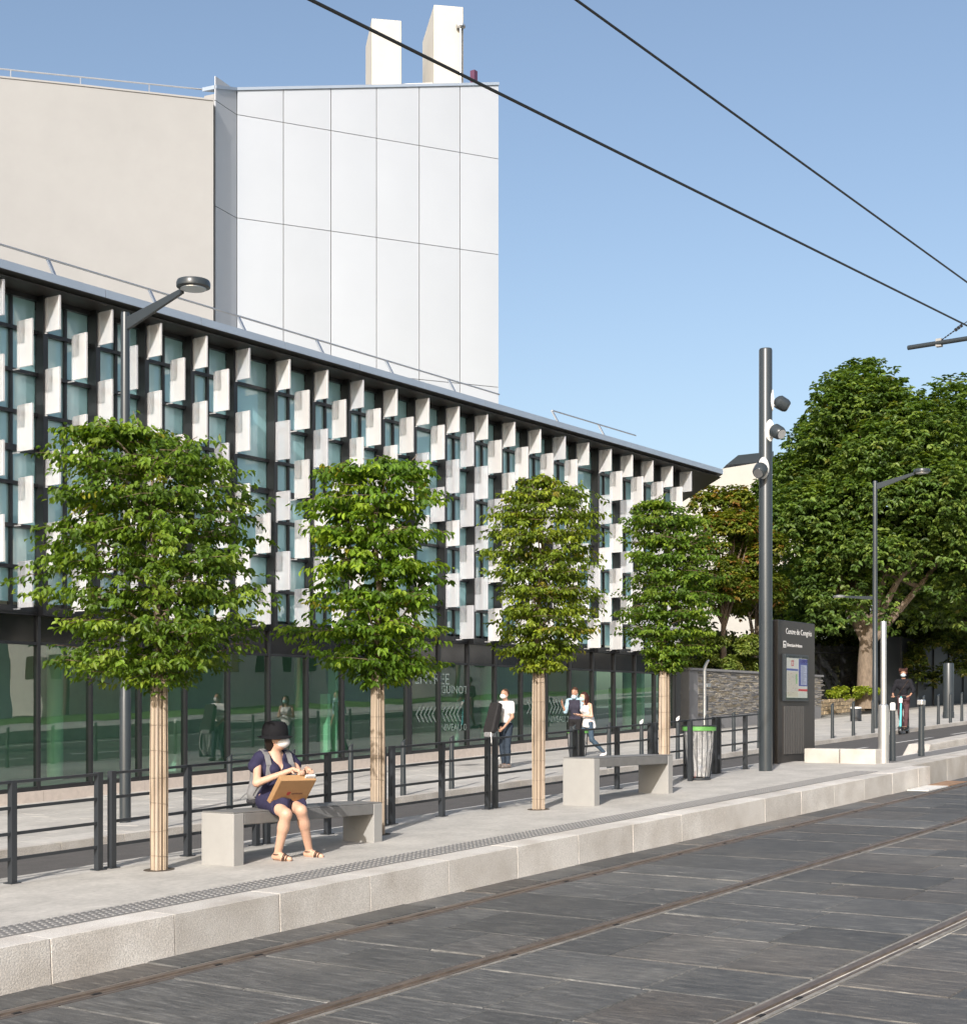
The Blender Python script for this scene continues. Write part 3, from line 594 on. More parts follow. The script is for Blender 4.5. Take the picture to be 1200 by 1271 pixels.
# rendered wall on the left
uw = np.array((0.58947*0.984+0.80779*0.176, -0.80779*0.984+0.58947*0.176)); nw = np.array((uw[1], -uw[0]))
PR = cw(-7.90, 43.6); PL = PR - uw*16
wz = [0, 5.5, 8.8, 12.2, 16]; wt = [18.95, 18.53, 18.31, 18.2, 18.05]
poly = [(*PL, 2), (*PR, 2)] + [(*(PL+uw*a), z) for a, z in list(zip(wz, wt))[::-1]]
o = tb_(MB().prism(poly, (*(-nw*.5), 0)), 'rendered_wall', M['render_wall'])
mb = MB(); cp = nw*.03
for i in range(4):
    a, b = PL+uw*wz[i]+cp, PL+uw*wz[i+1]+cp
    mb.prism([(*a, wt[i]-.015), (*b, wt[i+1]-.015), (*b, wt[i+1]+.035), (*a, wt[i]+.035)], (*(-nw*.56), 0))
tb_(mb, 'wall_capping', M['roof'])
BP = -nw*1.6      # raw concrete upstand with a white edge and a handrail behind the wall
a, b = PL+BP, PR+BP-uw*.6
tb_(MB().prism([(*a, 15), (*b, 15), (*b, 18.62), (*a, 19.15)], (*(-nw*.3), 0)), 'roof_upstand', M['rawconc'])
tb_(MB().prism([(*(a+nw*.03), 19.15), (*(b+nw*.03), 18.62), (*(b+nw*.03), 18.69), (*(a+nw*.03), 19.22)], (*(-nw*.4), 0)), 'upstand_capping', M['white'])
mb = MB(); a2, b2 = a-nw*.2, b-nw*.2+uw*.7
for i in range(9):
    f = i/8; p = a2*(1-f)+b2*f; z = 19.25*(1-f)+18.78*f; mb.tube([(*p, z-.2), (*p, z+.30)], .022, 6)
mb.tube([(*a2, 19.55), (*b2, 19.08)], .024, 8); tb_(mb, 'roof_handrail', M['alu'])
# chimneys
def chimney(px0, px1, ytop, D, depth, skew):
    k_ = D/1850; r0, r1 = (px0-600)*k_, (px1-600)*k_; z = (890-ytop)*k_
    A = cw(r0, D); B = A + uw*((r1-r0)/0.984); dv = -nw*depth
    o = tb_(MB().prism([(*A, 15), (*B, 15), (*B, z), (*A, z)], (*dv, 0)), 'chimney', M['chimney']); bevel(o, .02, 1); return A, B, z
chimney(461.5, 498, 22, 51, 2.2, 0); A, B, z = chimney(538.5, 575, 5, 51, 2.9, 0)
mb = MB(); q = A*.12+B*.88+nw*.15; mb.cyl(q[0], q[1], 17, z-.75, .035, n=8); mb.lathe([(.03, 0), (.17, .03), (.17, .09), (.04, .14)], (q[0], q[1], z-.8), 12); tb_(mb, 'mast_lamp', M['alu'])
a = cw((497-600)*51.6/1850, 51.6); b = cw((541-600)*51.6/1850, 51.4)
tb_(MB().tube([(*a, 21.9), (*b, 21.85)], .04, 8), 'tie_bar', M['white'])
a = cw((588-600)*50.5/1850, 50.5)
mb = MB().box(a[0]-.09, a[0]+.09, a[1]-.09, a[1]+.09, 17, 21.9); tb_(mb, 'roof_mast', M['purple'])
mb = MB().prism([(a[0]-.5, a[1], 20.4), (a[0]-.14, a[1], 20.4), (a[0]-.14, a[1], 21.2)], (0, .12, 0)); tb_(mb, 'mast_brace', M['dark'])
# ------------------------------------------------------------------ street furniture
# barrier panels along the back of the platform: two end posts, a middle post, four rails
FY = 10.50; PST = .052; FHGT = .86
def barrier(label):
    t = thing('barrier_panel', label, 'barrier', (0, 0, 0), 'dark steel barrier panels along the platform')
    for xx in (.075, .975, 1.875):
        p = MB(); p.box(xx-PST/2, xx+PST/2, -.03, .03, 0, FHGT+.004 if xx != .975 else FHGT-.012, K); p.box(xx-.05, xx+.05, -.055, .055, -.01, .008, K)
        p.build('post', M['dark'], t)
    for i, z in enumerate((.845, .63, .415, .205)):
        r = MB()
        for a, b in ((.103, .947), (1.003, 1.847)): r.box(a, b, -.013, .013, z-.014, z+.012, K)
        if i == 0: r = MB().box(.103, 1.847, -.02, .02, z-.01, z+.012, K)
        r.build('rail', M['dark'], t)
    return t
blabels = ['barrier panel cut off by the left edge of the photo', 'barrier panel behind the first tree and left half of the near bench', 'barrier panel behind the seated woman, ending at the second tree trunk',
           'barrier panel between the second tree and the man with the bag', 'barrier panel behind the third tree trunk', 'barrier panel behind the far bench', 'barrier panel behind the fourth tree and litter bin', 'barrier panel between the litter bin and the tall pole']
b0 = barrier(blabels[0])
for i, lab in enumerate(blabels):
    b = b0 if i == 0 else copy_tree(b0)
    x = 6.75 + 1.95*i; b.location = (x, FY, gz(x, Z_PLAT)); b['label'] = lab
# concrete benches: level seat on two blocks cut to the sloping ground
def bench(x0, x1, y0, y1, ztop, label):
    t = thing('bench', label, 'bench', ((x0+x1)/2, (y0+y1)/2, gz((x0+x1)/2, Z_PLAT)), 'concrete benches')
    ox, oy, oz = t.location
    def part(mb, name, m, bw=.008):
        for i, v in enumerate(mb.v): mb.v[i] = (v[0]-ox, v[1]-oy, v[2]-oz)
        return bevel(mb.build(name, m, t), bw)
    def block(a, b):
        return MB().hexa([(a,y0,gz(a,Z_PLAT)-.02),(b,y0,gz(b,Z_PLAT)-.02),(b,y1,gz(b,Z_PLAT)-.02),(a,y1,gz(a,Z_PLAT)-.02),(a,y0,ztop),(b,y0,ztop),(b,y1,ztop),(a,y1,ztop)])
    part(block(x0, x0+.13), 'end_block', M['concrete']); part(block(x1-.13, x1), 'end_block', M['concrete'])
    part(MB().box(x0+.132, x1-.132, y0+.002, y1-.002, ztop-.105, ztop-.0005), 'seat_slab', M['seat'])
    part(MB().box(x0+.004, x1-.004, y0+.006, y1-.006, ztop-.0185 if False else ztop+.0005, ztop+.012), 'seat_top', M['seat'], .004)
    return t
bench(9.33, 11.37, 9.54, 9.95, -.858, 'pale concrete bench with the woman seated on it')
bench(15.26, 17.21, 9.49, 9.94, -.505, 'empty pale concrete bench between the third and fourth trees')
# dark tapered bollards on the far pavement
def bollard(label, white=False, h=.96):
    t = thing('bollard', label, 'bollard', (0,0,0), 'dark slim bollards along the far pavement')
    b = MB(); n = 14; prof = [(.052, -.02), (.052, .03), (.047, .34), (.042, h-.10)]
    vs = [(r*math.cos(2*math.pi*k/n), r*math.sin(2*math.pi*k/n), z) for r, z in prof for k in range(n)]
    vs += [(.040*math.cos(2*math.pi*k/n), .040*math.sin(2*math.pi*k/n), h-.02+.035*math.cos(2*math.pi*k/n+.6)) for k in range(n)]
    fs = [(i*n+k, i*n+(k+1)%n, (i+1)*n+(k+1)%n, (i+1)*n+k) for i in range(4) for k in range(n)] + [tuple(range(n))[::-1], tuple(4*n+k for k in range(n))]
    b.add(vs, fs); b.build('bollard_shaft', M['pole'], t, smooth=True)
    m = MB().tube([(0,0,h-.012),(0,0,h+.028)], [.043, .043], 14); 
    c = MB(); vs = []
    for dz in (-.055, .004):
        vs += [(.0425*math.cos(2*math.pi*k/n), .0425*math.sin(2*math.pi*k/n), h-.02+dz+.035*math.cos(2*math.pi*k/n+.6)) for k in range(n)]
    c.add(vs, [(k, (k+1)%n, n+(k+1)%n, n+k) for k in range(n)] + [tuple(n+k for k in range(n))])
    c.build('bollard_cap', M['white'] if white else M['pole'], t, smooth=True)
    return t
bd, bw_ = bollard('x'), bollard('x', True)
bx_ = [(14.65,'behind the first wrapped tree trunk'),(15.98,'behind the left end of the near bench'),(17.36,'behind the seated woman, rising past her box'),(18.75,'behind the second barrier middle post, left of the second trunk'),(20.13,'right of the second tree trunk, before the doors'),(21.52,'left of the man carrying the bag'),
       (22.88,'directly in front of the man carrying the bag'),(24.25,'behind the third tree trunk'),(25.62,'beside the far litter bin'),(27.0,'behind the far bench left block'),(28.36,'white capped, left of the fourth trunk'),(30.0,'white capped, behind the near litter bin'),(31.4,'right of the near litter bin'),(32.8,'between litter bin and tall pole, in front of the slate wall'),(34.2,'hidden partly by the tall dark pole'),
       (35.7,'behind the black totem'),(38.78,'first on the right of the black totem'),(40.26,'in front of the round grey planter tub'),(41.72,'at the foot of the far lamp post'),(44.53,'just right of the scooter rider'),(45.94,'between scooter rider and the thick grey column'),(47.28,'immediately left of the thick grey column'),(48.44,'immediately right of the thick grey column'),(49.56,'at the right edge of the photo')]
first = {False: True, True: True}
for x, d in bx_:
    wht = d.startswith('white'); src = bw_ if wht else bd
    o = src if first[wht] else copy_tree(src); first[wht] = False
    o.location = (x, 16.42, gz(x, -2.2)); o['label'] = ('slim dark bollard ' + d).replace('bollard white capped,', 'bollard with white cap,')
# two crossing bollards at the platform end
t = thing('crossing_bollard', 'dark slim bollard with white band between silver post and scooter rider', 'bollard', (24.07, 9.13, gz(24.07, Z_PLAT)), 'crossing bollards')
MB().lathe([(.05,-.02),(.05,.03),(.045,.8),(.045,.82)], n=14).build('bollard_shaft', M['pole'], t, smooth=True); MB().lathe([(.047,.822),(.047,.93),(.03,.95)], n=14).build('bollard_cap', M['white'], t, smooth=True)
t = thing('crossing_bollard', 'dark bollard with a broad pale steel head, right of the scooter rider', 'bollard', (25.37, 9.11, gz(25.37, Z_PLAT)), 'crossing bollards')
MB().lathe([(.055,-.02),(.055,.03),(.046,.83),(.046,.86)], n=14).build('bollard_shaft', M['pole'], t, smooth=True); o = MB().box(-.09, .09, -.05, .05, .862, .955).build('bollard_cap', M['steel'], t); bevel(o, .015)
# street lamps
def lamp(x, y, label, low_arm=False):
    t = thing('street_lamp', label, 'street lamp', (x, y, gz(x, z_plaza(y))), 'street lamps')
    MB().lathe([(.086,-.05),(.086,1.9),(.080,1.92),(.074,5.2),(.066,7.75),(.060,7.78)], n=18).build('lamp_post', M['pole'], t, smooth=True)
    a = MB()
    for s in (-1, 1): a.obox((s*.012-.012, -.05, 7.58 if s < 0 else 7.58), (.024, 0, 0), (0, -1.15, .20), (0, 0, .16))
    a2 = MB(); a2.hexa([(-.025,-.04,7.50),(.025,-.04,7.50),(.025,-1.28,7.86),(-.025,-1.28,7.86),(-.025,-.04,7.70),(.025,-.04,7.70),(.025,-1.28,7.94),(-.025,-1.28,7.94)])
    o = a2.build('lamp_arm', M['pole'], t); bevel(o, .008)
    h = MB().lathe([(.05,-.03),(.20,-.035),(.245,-.02),(.25,.035),(.235,.075),(.05,.085)], (0, -1.50, 7.93), 28); h.build('lamp_head', M['pole'], t, smooth=True)
    MB().lathe([(.02,-.012),(.19,-.012),(.19,0),(.02,0)], (0, -1.50, 7.893), 24).build('lamp_glass', M['alu'], t)
    if low_arm:
        o = MB().hexa([(-.02,.06,4.05),(.02,.06,4.05),(.02,1.0,4.16),(-.02,1.0,4.16),(-.02,.06,4.16),(.02,.06,4.16),(.02,1.0,4.22),(-.02,1.0,4.22)]).build('lamp_arm', M['pole'], t)
        MB().lathe([(.05,-.02),(.2,-.02),(.21,.03),(.05,.06)], (0, 1.18, 4.2), 20).build('lamp_head', M['alu'], t, smooth=True)
lamp(15.14, 17.81, 'tall grey street lamp rising behind the first tree, in front of the facade')
lamp(45.08, 17.67, 'distant grey street lamp before the big tree, with a second lower arm', True)
# tall cylindrical mast with three round spotlights
t = thing('spotlight_mast', 'tall thick grey mast with three round spotlights in cut-outs', 'light mast', (21.14, 10.04, gz(21.14, Z_PLAT)))
MB().lathe([(.102,-.05),(.102,6.49),(.096,6.51),(.094,6.515)], n=32).build('mast_tube', M['pole'], t, smooth=True)
vdir = np.array((21.14, 10.04)); vdir /= np.linalg.norm(vdir); rdir = np.array((vdir[1], -vdir[0]))  # towards the street / along it
def spot(ang, z, tilt):
    d = np.array((math.cos(ang), math.sin(ang), 0)); up = np.array((0,0,1.0)); c = np.array((0,0,z))
    sd = np.cross(up, d)
    m = MB(); n = 18; vs = []; P = []
    for k in range(n):
        a = 2*math.pi*k/n; P.append(c + sd*.082*math.cos(a) + d*.108 + up*.17*math.sin(a))
    Q = [p - d*.045 for p in P]
    m.add(P+Q, [tuple(range(n))]+[(k, (k+1)%n, n+(k+1)%n, n+k) for k in range(n)]); o = m.build('spot_recess', M['white'], t)
    ax = d*math.cos(tilt) - up*math.sin(tilt)
    h = MB(); s0 = c + d*.17
    h.tube([s0 - ax*.03, s0, s0+ax*.04, s0+ax*.16, s0+ax*.20, s0+ax*.205], [.03, .08, .108, .102, .085, .08], 20)
    hd = h.build('spot_head', M['pole'], t, smooth=True)
    l = MB().tube([s0+ax*.207, s0+ax*.212], .072, 18).build('spot_lens', M['alu'], hd)
    MB().tube([c+d*.08-up*.1, s0-up*.06+d*.02], .022, 8).build('spot_bracket', M['alu'], hd)
spot(math.atan2(-vdir[1]+rdir[1]*.95, -vdir[0]+rdir[0]*.95), 5.24, .5)
spot(math.atan2(-vdir[1]*1-rdir[1]*.35, -vdir[0]*1-rdir[0]*.35), 4.66, .6)
spot(math.atan2(vdir[1]*.25+rdir[1], vdir[0]*.25+rdir[0]), 5.72, .5)
# tram stop totem
TX, TY = 22.49, 10.52; tz = gz(22.9, Z_PLAT)
t = thing('tram_stop_totem', 'black tram stop totem with stop name and a map case', 'sign', (TX, TY, tz))
TH = 2.36
M['totem'] = mat('totem_black', (.040, .036, .034), .38, var=.05); M['ribs'] = mat('totem_ribs', (.075, .072, .07), .4)
o = MB().box(.12, 1.60, 0, .16, -.1, TH).build('totem_panel', M['totem'], t); bevel(o, .006)
o = MB().box(-.06, .118, .06, .22, -.1, TH-.01).build('totem_back', M['dark'], t); bevel(o, .006)
cs = MB(); cx0, cx1, cz0, cz1 = .28, 1.22, 1.02, 1.80
o = MB().box(cx0, cx1, -.055, -.001, cz0, cz1).build('map_case', M['pole'], t); bevel(o, .006)
M['poster'] = mat('poster_paper', (.5,.5,.5), .35, tint=True)
mp_ = MB(); W_ = (.66,.65,.61); X0_, Z0_ = cx0+.06, cz0+.06; Wd, Hd = cx1-cx0-.12, cz1-cz0-.12
def pq(a, b, c, d, col, dy): mp_.quad((X0_+a*Wd, -.0556-dy, Z0_+c*Hd), (X0_+b*Wd, -.0556-dy, Z0_+c*Hd), (X0_+b*Wd, -.0556-dy, Z0_+d*Hd), (X0_+a*Wd, -.0556-dy, Z0_+d*Hd), col)
pq(0,1,0,1,W_,0); pq(.02,.55,.02,.66,(.60,.55,.47),.0006); pq(0,.55,.68,.73,(.07,.10,.36),.0006); pq(.58,1,.30,.99,(.07,.08,.34),.0006); pq(.62,.97,.88,.97,(.06,.06,.25),.0012); pq(.68,.98,.33,.84,(.45,.48,.62),.0012)
pq(.56,1,.17,.225,(.62,.04,.05),.0012); pq(.60,1,.02,.15,(.62,.62,.60),.0006); pq(.22,.34,.80,.94,(.55,.10,.12),.0006); pq(.255,.305,.83,.91,W_,.0012); pq(.44,.50,.35,.60,(.25,.50,.20),.0012)
for i in range(60):
    a, c = random.uniform(.03,.5), random.uniform(.04,.62); w_ = random.uniform(.01,.05); pq(a, a+w_, c, c+random.uniform(.004,.02), random.choice([(.35,.32,.3),(.5,.3,.25),(.3,.4,.3),(.42,.42,.5)]), .0012)
for i in range(16): pq(.70, random.uniform(.8,.97), .35+i*.03, .36+i*.03, (.16,.17,.30), .0018)
mp_.build('poster', M['poster'], t)
gm = MB().box(cx0+.03, cx1-.03, -.0600, -.0585, cz0+.03, cz1-.03).build('case_glass', glass_mat('case_glass', (.96,.97,.97), .05), t)
rb = MB()
for i in range(12): rb.box(.34+i*.068, .34+i*.068+.036, -.018, -.001, .14, .94)
rb.build('ribbed_vent', M['ribs'], t)
text('Centre de Congrès', .135, 'stop_name', M['white'], t, (.42, -.004, 2.14), sx=.98)
text('Direction Ardenne', .085, 'direction_line', M['white'], t, (.47, -.004, 1.93), sx=.92)
ic = MB(); ic.box(.33,.435,-.003,-.001,1.91,2.02); ic.build('tram_symbol', M['white'], t)
ib = MB()
ib.box(.35,.415,-.005,-.0035,1.965,2.003); ib.box(.35,.37,-.005,-.0035,1.922,1.945); ib.box(.395,.415,-.005,-.0035,1.922,1.945); ib.build('tram_symbol_mark', M['totem'], t)
# stainless post
t = thing('stainless_post', 'slim stainless post with a thicker foot at the platform end', 'post', (23.3, 8.99, gz(23.3, Z_PLAT)))
MB().lathe([(.085,-.05),(.085,.86),(.078,.93),(.048,.95),(.046,2.28),(.044,2.29)], n=24).build('post_tube', M['steel'], t, smooth=True)
# thick column, round tub, camera pole
t = thing('grey_column', 'thick short grey metal column standing before the dark fence', 'column', (53.0, 18.04, gz(53, z_plaza(18))))
MB().lathe([(.2,-.1),(.2,.22),(.185,.23),(.185,1.93),(.17,1.97),(.02,1.98)], n=24).build('column_tube', M['pole'], t, smooth=True)
t = thing('round_tub', 'round grey tub with pale rim on the pavement behind the bollards', 'tub', (52.1, 21.15, gz(52.1, z_plaza(21.15))))
MB().lathe([(.2,-.05),(.2,.46)], n=20).build('tub_body', M['dark'], t, smooth=True); MB().lathe([(.205,.462),(.205,.52),(.15,.525)], n=20).build('tub_rim', M['white'], t, smooth=True)
t = thing('camera_pole', 'thin pale pole with small cameras before the slate clad wall', 'pole', (44.6, 23.4, gz(44.6, z_plaza(23.4))))
MB().tube([(0,0,-.05),(0,0,2.05),(-.02,-.03,2.2),(-.1,-.16,2.36),(-.14,-.22,2.4)], [.06,.055,.05,.04,.03], 12).build('pole_tube', M['alu'], t, smooth=True)
o = MB().box(.05,.30,-.08,.06,1.52,1.64).build('camera_box', M['alu'], t); MB().box(.05,.14,-.06,.06,.72,1.22).build('control_box', M['dark'], t)
# litter bins: hoop, wire cage, clear bag with rubbish
M['bag'] = None
def bag_material():
    m, nt, n, l, b = nodes('clear_bag'); out = n['Material Output']; n.remove(b)
    tr = n.new('ShaderNodeBsdfTransparent'); tr.inputs[0].default_value = (.86,.86,.86,1); gl = n.new('ShaderNodeBsdfGlossy'); gl.inputs['Roughness'].default_value = .3
    df = n.new('ShaderNodeBsdfDiffuse'); df.inputs[0].default_value = (.80,.80,.80,1)
    lw = n.new('ShaderNodeLayerWeight'); lw.inputs['Blend'].default_value = .25; mx = n.new('ShaderNodeMixShader'); mx2 = n.new('ShaderNodeMixShader'); mx2.inputs[0].default_value = .42
    geo = n.new('ShaderNodeNewGeometry'); mp = n.new('ShaderNodeMapping'); mp.inputs['Scale'].default_value = (26,26,3.5); l.new(geo.outputs['Position'], mp.inputs[0])
    t = n.new('ShaderNodeTexNoise'); t.inputs['Scale'].default_value = 1.0; t.inputs['Detail'].default_value = 4; l.new(mp.outputs[0], t.inputs['Vector']); bp = n.new('ShaderNodeBump'); bp.inputs['Distance'].default_value = .08; l.new(t.outputs['Fac'], bp.inputs['Height'])
    for s in (gl, df, lw): l.new(bp.outputs[0], s.inputs['Normal'])
    l.new(tr.outputs[0], mx2.inputs[1]); l.new(df.outputs[0], mx2.inputs[2]); l.new(lw.outputs['Facing'], mx.inputs[0]); l.new(mx2.outputs[0], mx.inputs[1]); l.new(gl.outputs[0], mx.inputs[2]); l.new(mx.outputs[0], out.inputs[0]); return m
M['bag'] = bag_material()
def litter_bin(x, y, z, label):
    t = thing('litter_bin', label, 'litter bin', (x, y, z), 'wire litter bins with green rims')
    H = .76; r0, r1 = .155, .225
    MB().lathe([(r1+.004,H-.05),(r1+.022,H-.048),(r1+.022,H+.01),(r1+.004,H+.012)], n=28).build('rim_hoop', M['green_paint'], t, smooth=True)
    lip = MB().lathe([(r1-.01,H+.014),(r1+.03,H+.014),(r1+.03,H+.03),(r1-.01,H+.03)], n=28).build('rim_lip', M['dark'], t)
    bars = MB()
    for k in range(18):
        a = 2*math.pi*k/18; c, s = math.cos(a), math.sin(a)
        bars.tube([(r0*c,r0*s,.02),(r0*1.12*c,r0*1.12*s,.12),(r1*.97*c,r1*.97*s,H*.62),(r1*c,r1*s,H-.045)], .0042, 5)
    bars.build('cage_bars', M['dark'], t, kind='stuff')
    MB().lathe([(r0+.006,.0),(r0+.016,.0),(r0+.016,.03),(r0+.006,.03)], n=26).build('base_ring', M['dark'], t)
    bg_ = MB(); n, m = 40, 14; vs = []
    for j in range(m):
        f = j/(m-1); z = .05+f*(H-.06)
        for k in range(n):
            a = 2*math.pi*k/n; rr_ = (r0*.93*(1-f)+r1*1.0*f)*(1+.035*math.sin(9*a+3*f)+.03*math.sin(17*a-5*f)+random.uniform(-.015,.015)); vs.append((rr_*math.cos(a), rr_*math.sin(a), z))
    bg_.add(vs, [(j*n+k, j*n+(k+1)%n, (j+1)*n+(k+1)%n, (j+1)*n+k) for j in range(m-1) for k in range(n)]+[tuple(range(n))[::-1]]); bg_.build('clear_bag', M['bag'], t, smooth=True)
    rb_ = MB()
    for i in range(60):
        a = random.uniform(0, 6.28); q = random.uniform(0, .11); z = .06+abs(random.gauss(0,.13)); s = random.uniform(.02,.05); col = random.choice([(.75,.74,.72)]*9+[(.55,.4,.25),(.15,.3,.6),(.6,.12,.1),(.08,.08,.08),(.3,.22,.12),(.5,.5,.5)])
        e = Euler((random.uniform(0,3),random.uniform(0,3),random.uniform(0,3))).to_matrix(); c = np.array((q*math.cos(a), q*math.sin(a), z))
        A, B, C_ = (np.array(e @ Vector(v)) for v in ((s*1.6,0,0),(0,s,0),(0,0,s*.8))); rb_.obox(c-(A+B+C_)/2, A, B, C_, col)
    rb_.build('rubbish', M['plain'], t, kind='stuff')
    pst = MB().box(-.30,-.245,-.03,.03,-.02,H+.10); pst.box(-.245,-r1-.02,-.012,.012,H-.04,H); o = pst.build('bin_post', M['dark'], t)
    return t
litter_bin(19.27, 10.2, gz(19.27, Z_PLAT), 'wire litter bin with green rim and clear bag on the platform')
litter_bin(28.17, 17.95, gz(28.17, z_plaza(17.95)), 'wire litter bin with green rim on the far pavement by the walking woman')
# overhead line
def wire_at(px, py, D): r = (px-600)/1850*D; x, y = cw(r, D); return np.array((x, y, (890-py)/1850*D))
t = thing('contact_wire', 'thick black overhead tram wire crossing the whole sky above the tower', 'overhead wire', (0, 6.75, 4.4))
def wire_pts(pxa, pya, pxb, pyb, Y, rad, name):
    def onY(px, py):
        tt = (px-600)/1850; dx = .58947*tt+.80779; dy = -.80779*tt+.58947; D = Y/dy; return np.array((dx*D, Y, (890-py)/1850*D))
    A, B = onY(pxa, pya), onY(pxb, pyb); d = B-A; L = np.linalg.norm(d); d /= L
    return A-d*25, B+d*60, A, B
A, B, a_, b_ = wire_pts(387, 0, 1200, 404, 6.75, .02, 'wire')
MB().tube([A-np.array((0,6.75,4.4)), B-np.array((0,6.75,4.4))], .0125, 8).build('wire_strand', M['cable'], t, smooth=True)
t = thing('overhead_wire', 'thinner black overhead wire in the upper right of the sky', 'overhead wire', (0, 4.9, 4.4))
A, B, a_, b_ = wire_pts(716, 0, 1200, 350, 4.9, .02, 'wire')
MB().tube([A-np.array((0,4.9,4.4)), B-np.array((0,4.9,4.4))], .0085, 8).build('wire_strand', M['cable'], t, smooth=True)
a = wire_at(1127, 431.5, 27.0); b = wire_at(1200, 420.0, 26.2); d = b-a; e = a + d*4.2
foot = e + np.array((0,0,0)); 
t = thing('wire_bracket_arm', 'grey tubular bracket arm with a chain stay, entering at the right edge', 'bracket', (e[0], e[1], gz(e[0], -1.9)))
oz = np.array((e[0], e[1], gz(e[0], -1.9)))
MB().tube([a-oz, e-oz], .042, 14).build('arm_tube', M['pole'], t, smooth=True)
MB().lathe([(.12,-.3),(.12,9.5),(.1,9.52)], n=20).build('support_pole', M['pole'], t, smooth=True)
s0 = wire_at(1165.5, 424, 26.6); s1 = wire_at(1200, 399, 26.3); s2 = s1+(s1-s0)*2.6
ch = MB(); n_ = 9
for i in range(n_):
    f0, f1 = i/n_, (i+.8)/n_; ch.tube([s0+(s1-s0)*f0*.85-oz, s0+(s1-s0)*f1*.85-oz], .012 if i < 6 else .03, 6)
ch.tube([s0+(s1-s0)*.85-oz, s2-oz], .008, 6); ch.build('stay_chain', M['cable'], t); 
MB().box(s0[0]-oz[0]-.05, s0[0]-oz[0]+.05, s0[1]-oz[1]-.05, s0[1]-oz[1]+.05, s0[2]-oz[2]-.09, s0[2]-oz[2]+.05).build('clamp', M['concrete'], t)
# slate clad garden wall beyond the hall
t = thing('slate_wall', 'low garden wall clad in thin slate strips with a smooth grey frame', 'wall', (45.8, 24.6, gz(45.8, -2.3)))
def wl_(mb, name, m, kind=None):
    o = mb.build(name, m, t, kind=kind); o.matrix_parent_inverse = Matrix.Translation(-t.location); return o
M['wallframe'] = mat('wall_render', (.20,.20,.205), .8, var=.08, scale=3, bump=.2)
def zg(x): return gz(x, -2.36)
wl_(MB().hexa([(45.8,24.62,zg(45.8)-.3),(57,24.62,zg(57)-.3),(57,25.4,zg(57)-.3),(45.8,25.4,zg(45.8)-.3),(45.8,24.62,1.62),(57,24.62,1.62),(57,25.4,1.62),(45.8,25.4,1.62)]), 'wall_core', M['wallframe'])
wl_(MB().box(45.74,57.1,24.54,25.46,1.622,1.70), 'coping', M['wallframe'])
sm = MB(); z = .02
while z < 1.56:
    h = random.uniform(.028,.05); x = 46.45
    while x < 56.9:
        w = random.uniform(.12,.5); d = random.uniform(.005,.035)
        if z > zg(x)+.42:
            c = random.choice([(.24,.225,.20),(.30,.275,.235),(.17,.165,.16),(.36,.32,.25),(.12,.12,.125),(.27,.26,.25),(.20,.17,.12)]); s = random.uniform(.75,1.3); sm.box(x, x+w-.012, 24.62-d, 24.625, z, z+h-.008, c=tuple(v*s for v in c))
        x += w
    z += h
wl_(sm, 'slate_strips', M['tinted'], 'stuff')
# honey coloured low stone wall in front of the park railings
t = thing('low_stone_wall', 'low honey coloured rubble stone wall below the park railings', 'wall', (58, 25.9, gz(58, -2.4)))
def sw(mb, name, m, kind=None, tt=None):
    tt = tt or t; o = mb.build(name, m, tt, kind=kind); o.matrix_parent_inverse = Matrix.Translation(-tt.location); return o
def zw(x): return gz(x, -2.42) if x < 62 else gz(62, -2.42)+(x-62)*.035
sw(MB().hexa([(56,26,zw(56)-.3),(65.1,26,zw(65.1)-.3),(65.1,26.5,zw(65.1)-.3),(56,26.5,zw(56)-.3),(56,26,zw(56)+.60),(65.1,26,zw(65.1)+.60),(65.1,26.5,zw(65.1)+.60),(56,26.5,zw(56)+.60)]), 'wall_core', M['mortar'])
M['honey'] = mat('honey_stone', (.40,.31,.20), .85, var=.2, scale=6, bump=.5, bscale=12, objvar=.28)
stn = unit_block(.04).mesh('stone', M['honey']); 
for row in range(4):
    x = 56
    while x < 80:
        w = random.uniform(.3,.7); h = .165; z = zw(x+w/2)+row*.165
        if x < 65: 
            o = link('stone', stn, t, loc=(x+w/2-58, 25.94-25.9+.03, z+h/2-t.location[2]), rot=(R(90), 0, random.gauss(0,.01)), scale=(w-.03, h-.025, .07)); 
        x += w
# park railings and hedge posts
t = thing('park_railing', 'tall dark park railing of thin vertical bars under the big tree', 'fence', (58, 26.9, gz(58, -2.4)))
bars = MB(); x = 54.5
while x < 95:
    z = zw(min(x, 80)); bars.box(x-.012, x+.012, 26.89, 26.914, z+.5, z+3.0); x += .13
sw(bars, 'railing_bars', M['black'], 'stuff', t)
for z_ in (.72, 2.75): sw(MB().hexa([(54.5,26.88,zw(54.5)+z_),(95,26.88,zw(80)+z_+.3),(95,26.93,zw(80)+z_+.3),(54.5,26.93,zw(54.5)+z_),(54.5,26.88,zw(54.5)+z_+.05),(95,26.88,zw(80)+z_+.35),(95,26.93,zw(80)+z_+.35),(54.5,26.93,zw(54.5)+z_+.05)]), 'railing_rail', M['black'], None, t)
for i in range(13):
    x = 54.5+i*2.6; z = zw(min(x, 80)); sw(MB().box(x-.06,x+.06,26.95,27.07,z,z+3.1), 'railing_post', M['black'], None, t)
t = thing('dark_screen_wall', 'dark blue grey screen wall closing the park at the right edge', 'wall', (72, 26.4, gz(62, -2.3)))
sw(MB().box(65.2, 110, 25.2, 25.5, -.6, 3.7), 'screen_panel', mat('screen_dark', (.016,.019,.024), .45, var=.2, scale=1), None, t)
for i in range(16): sw(MB().box(65.2+i*2.2, 65.3+i*2.2, 25.14, 25.198, -.6, 3.75), 'screen_post', M['dark'], None, t)
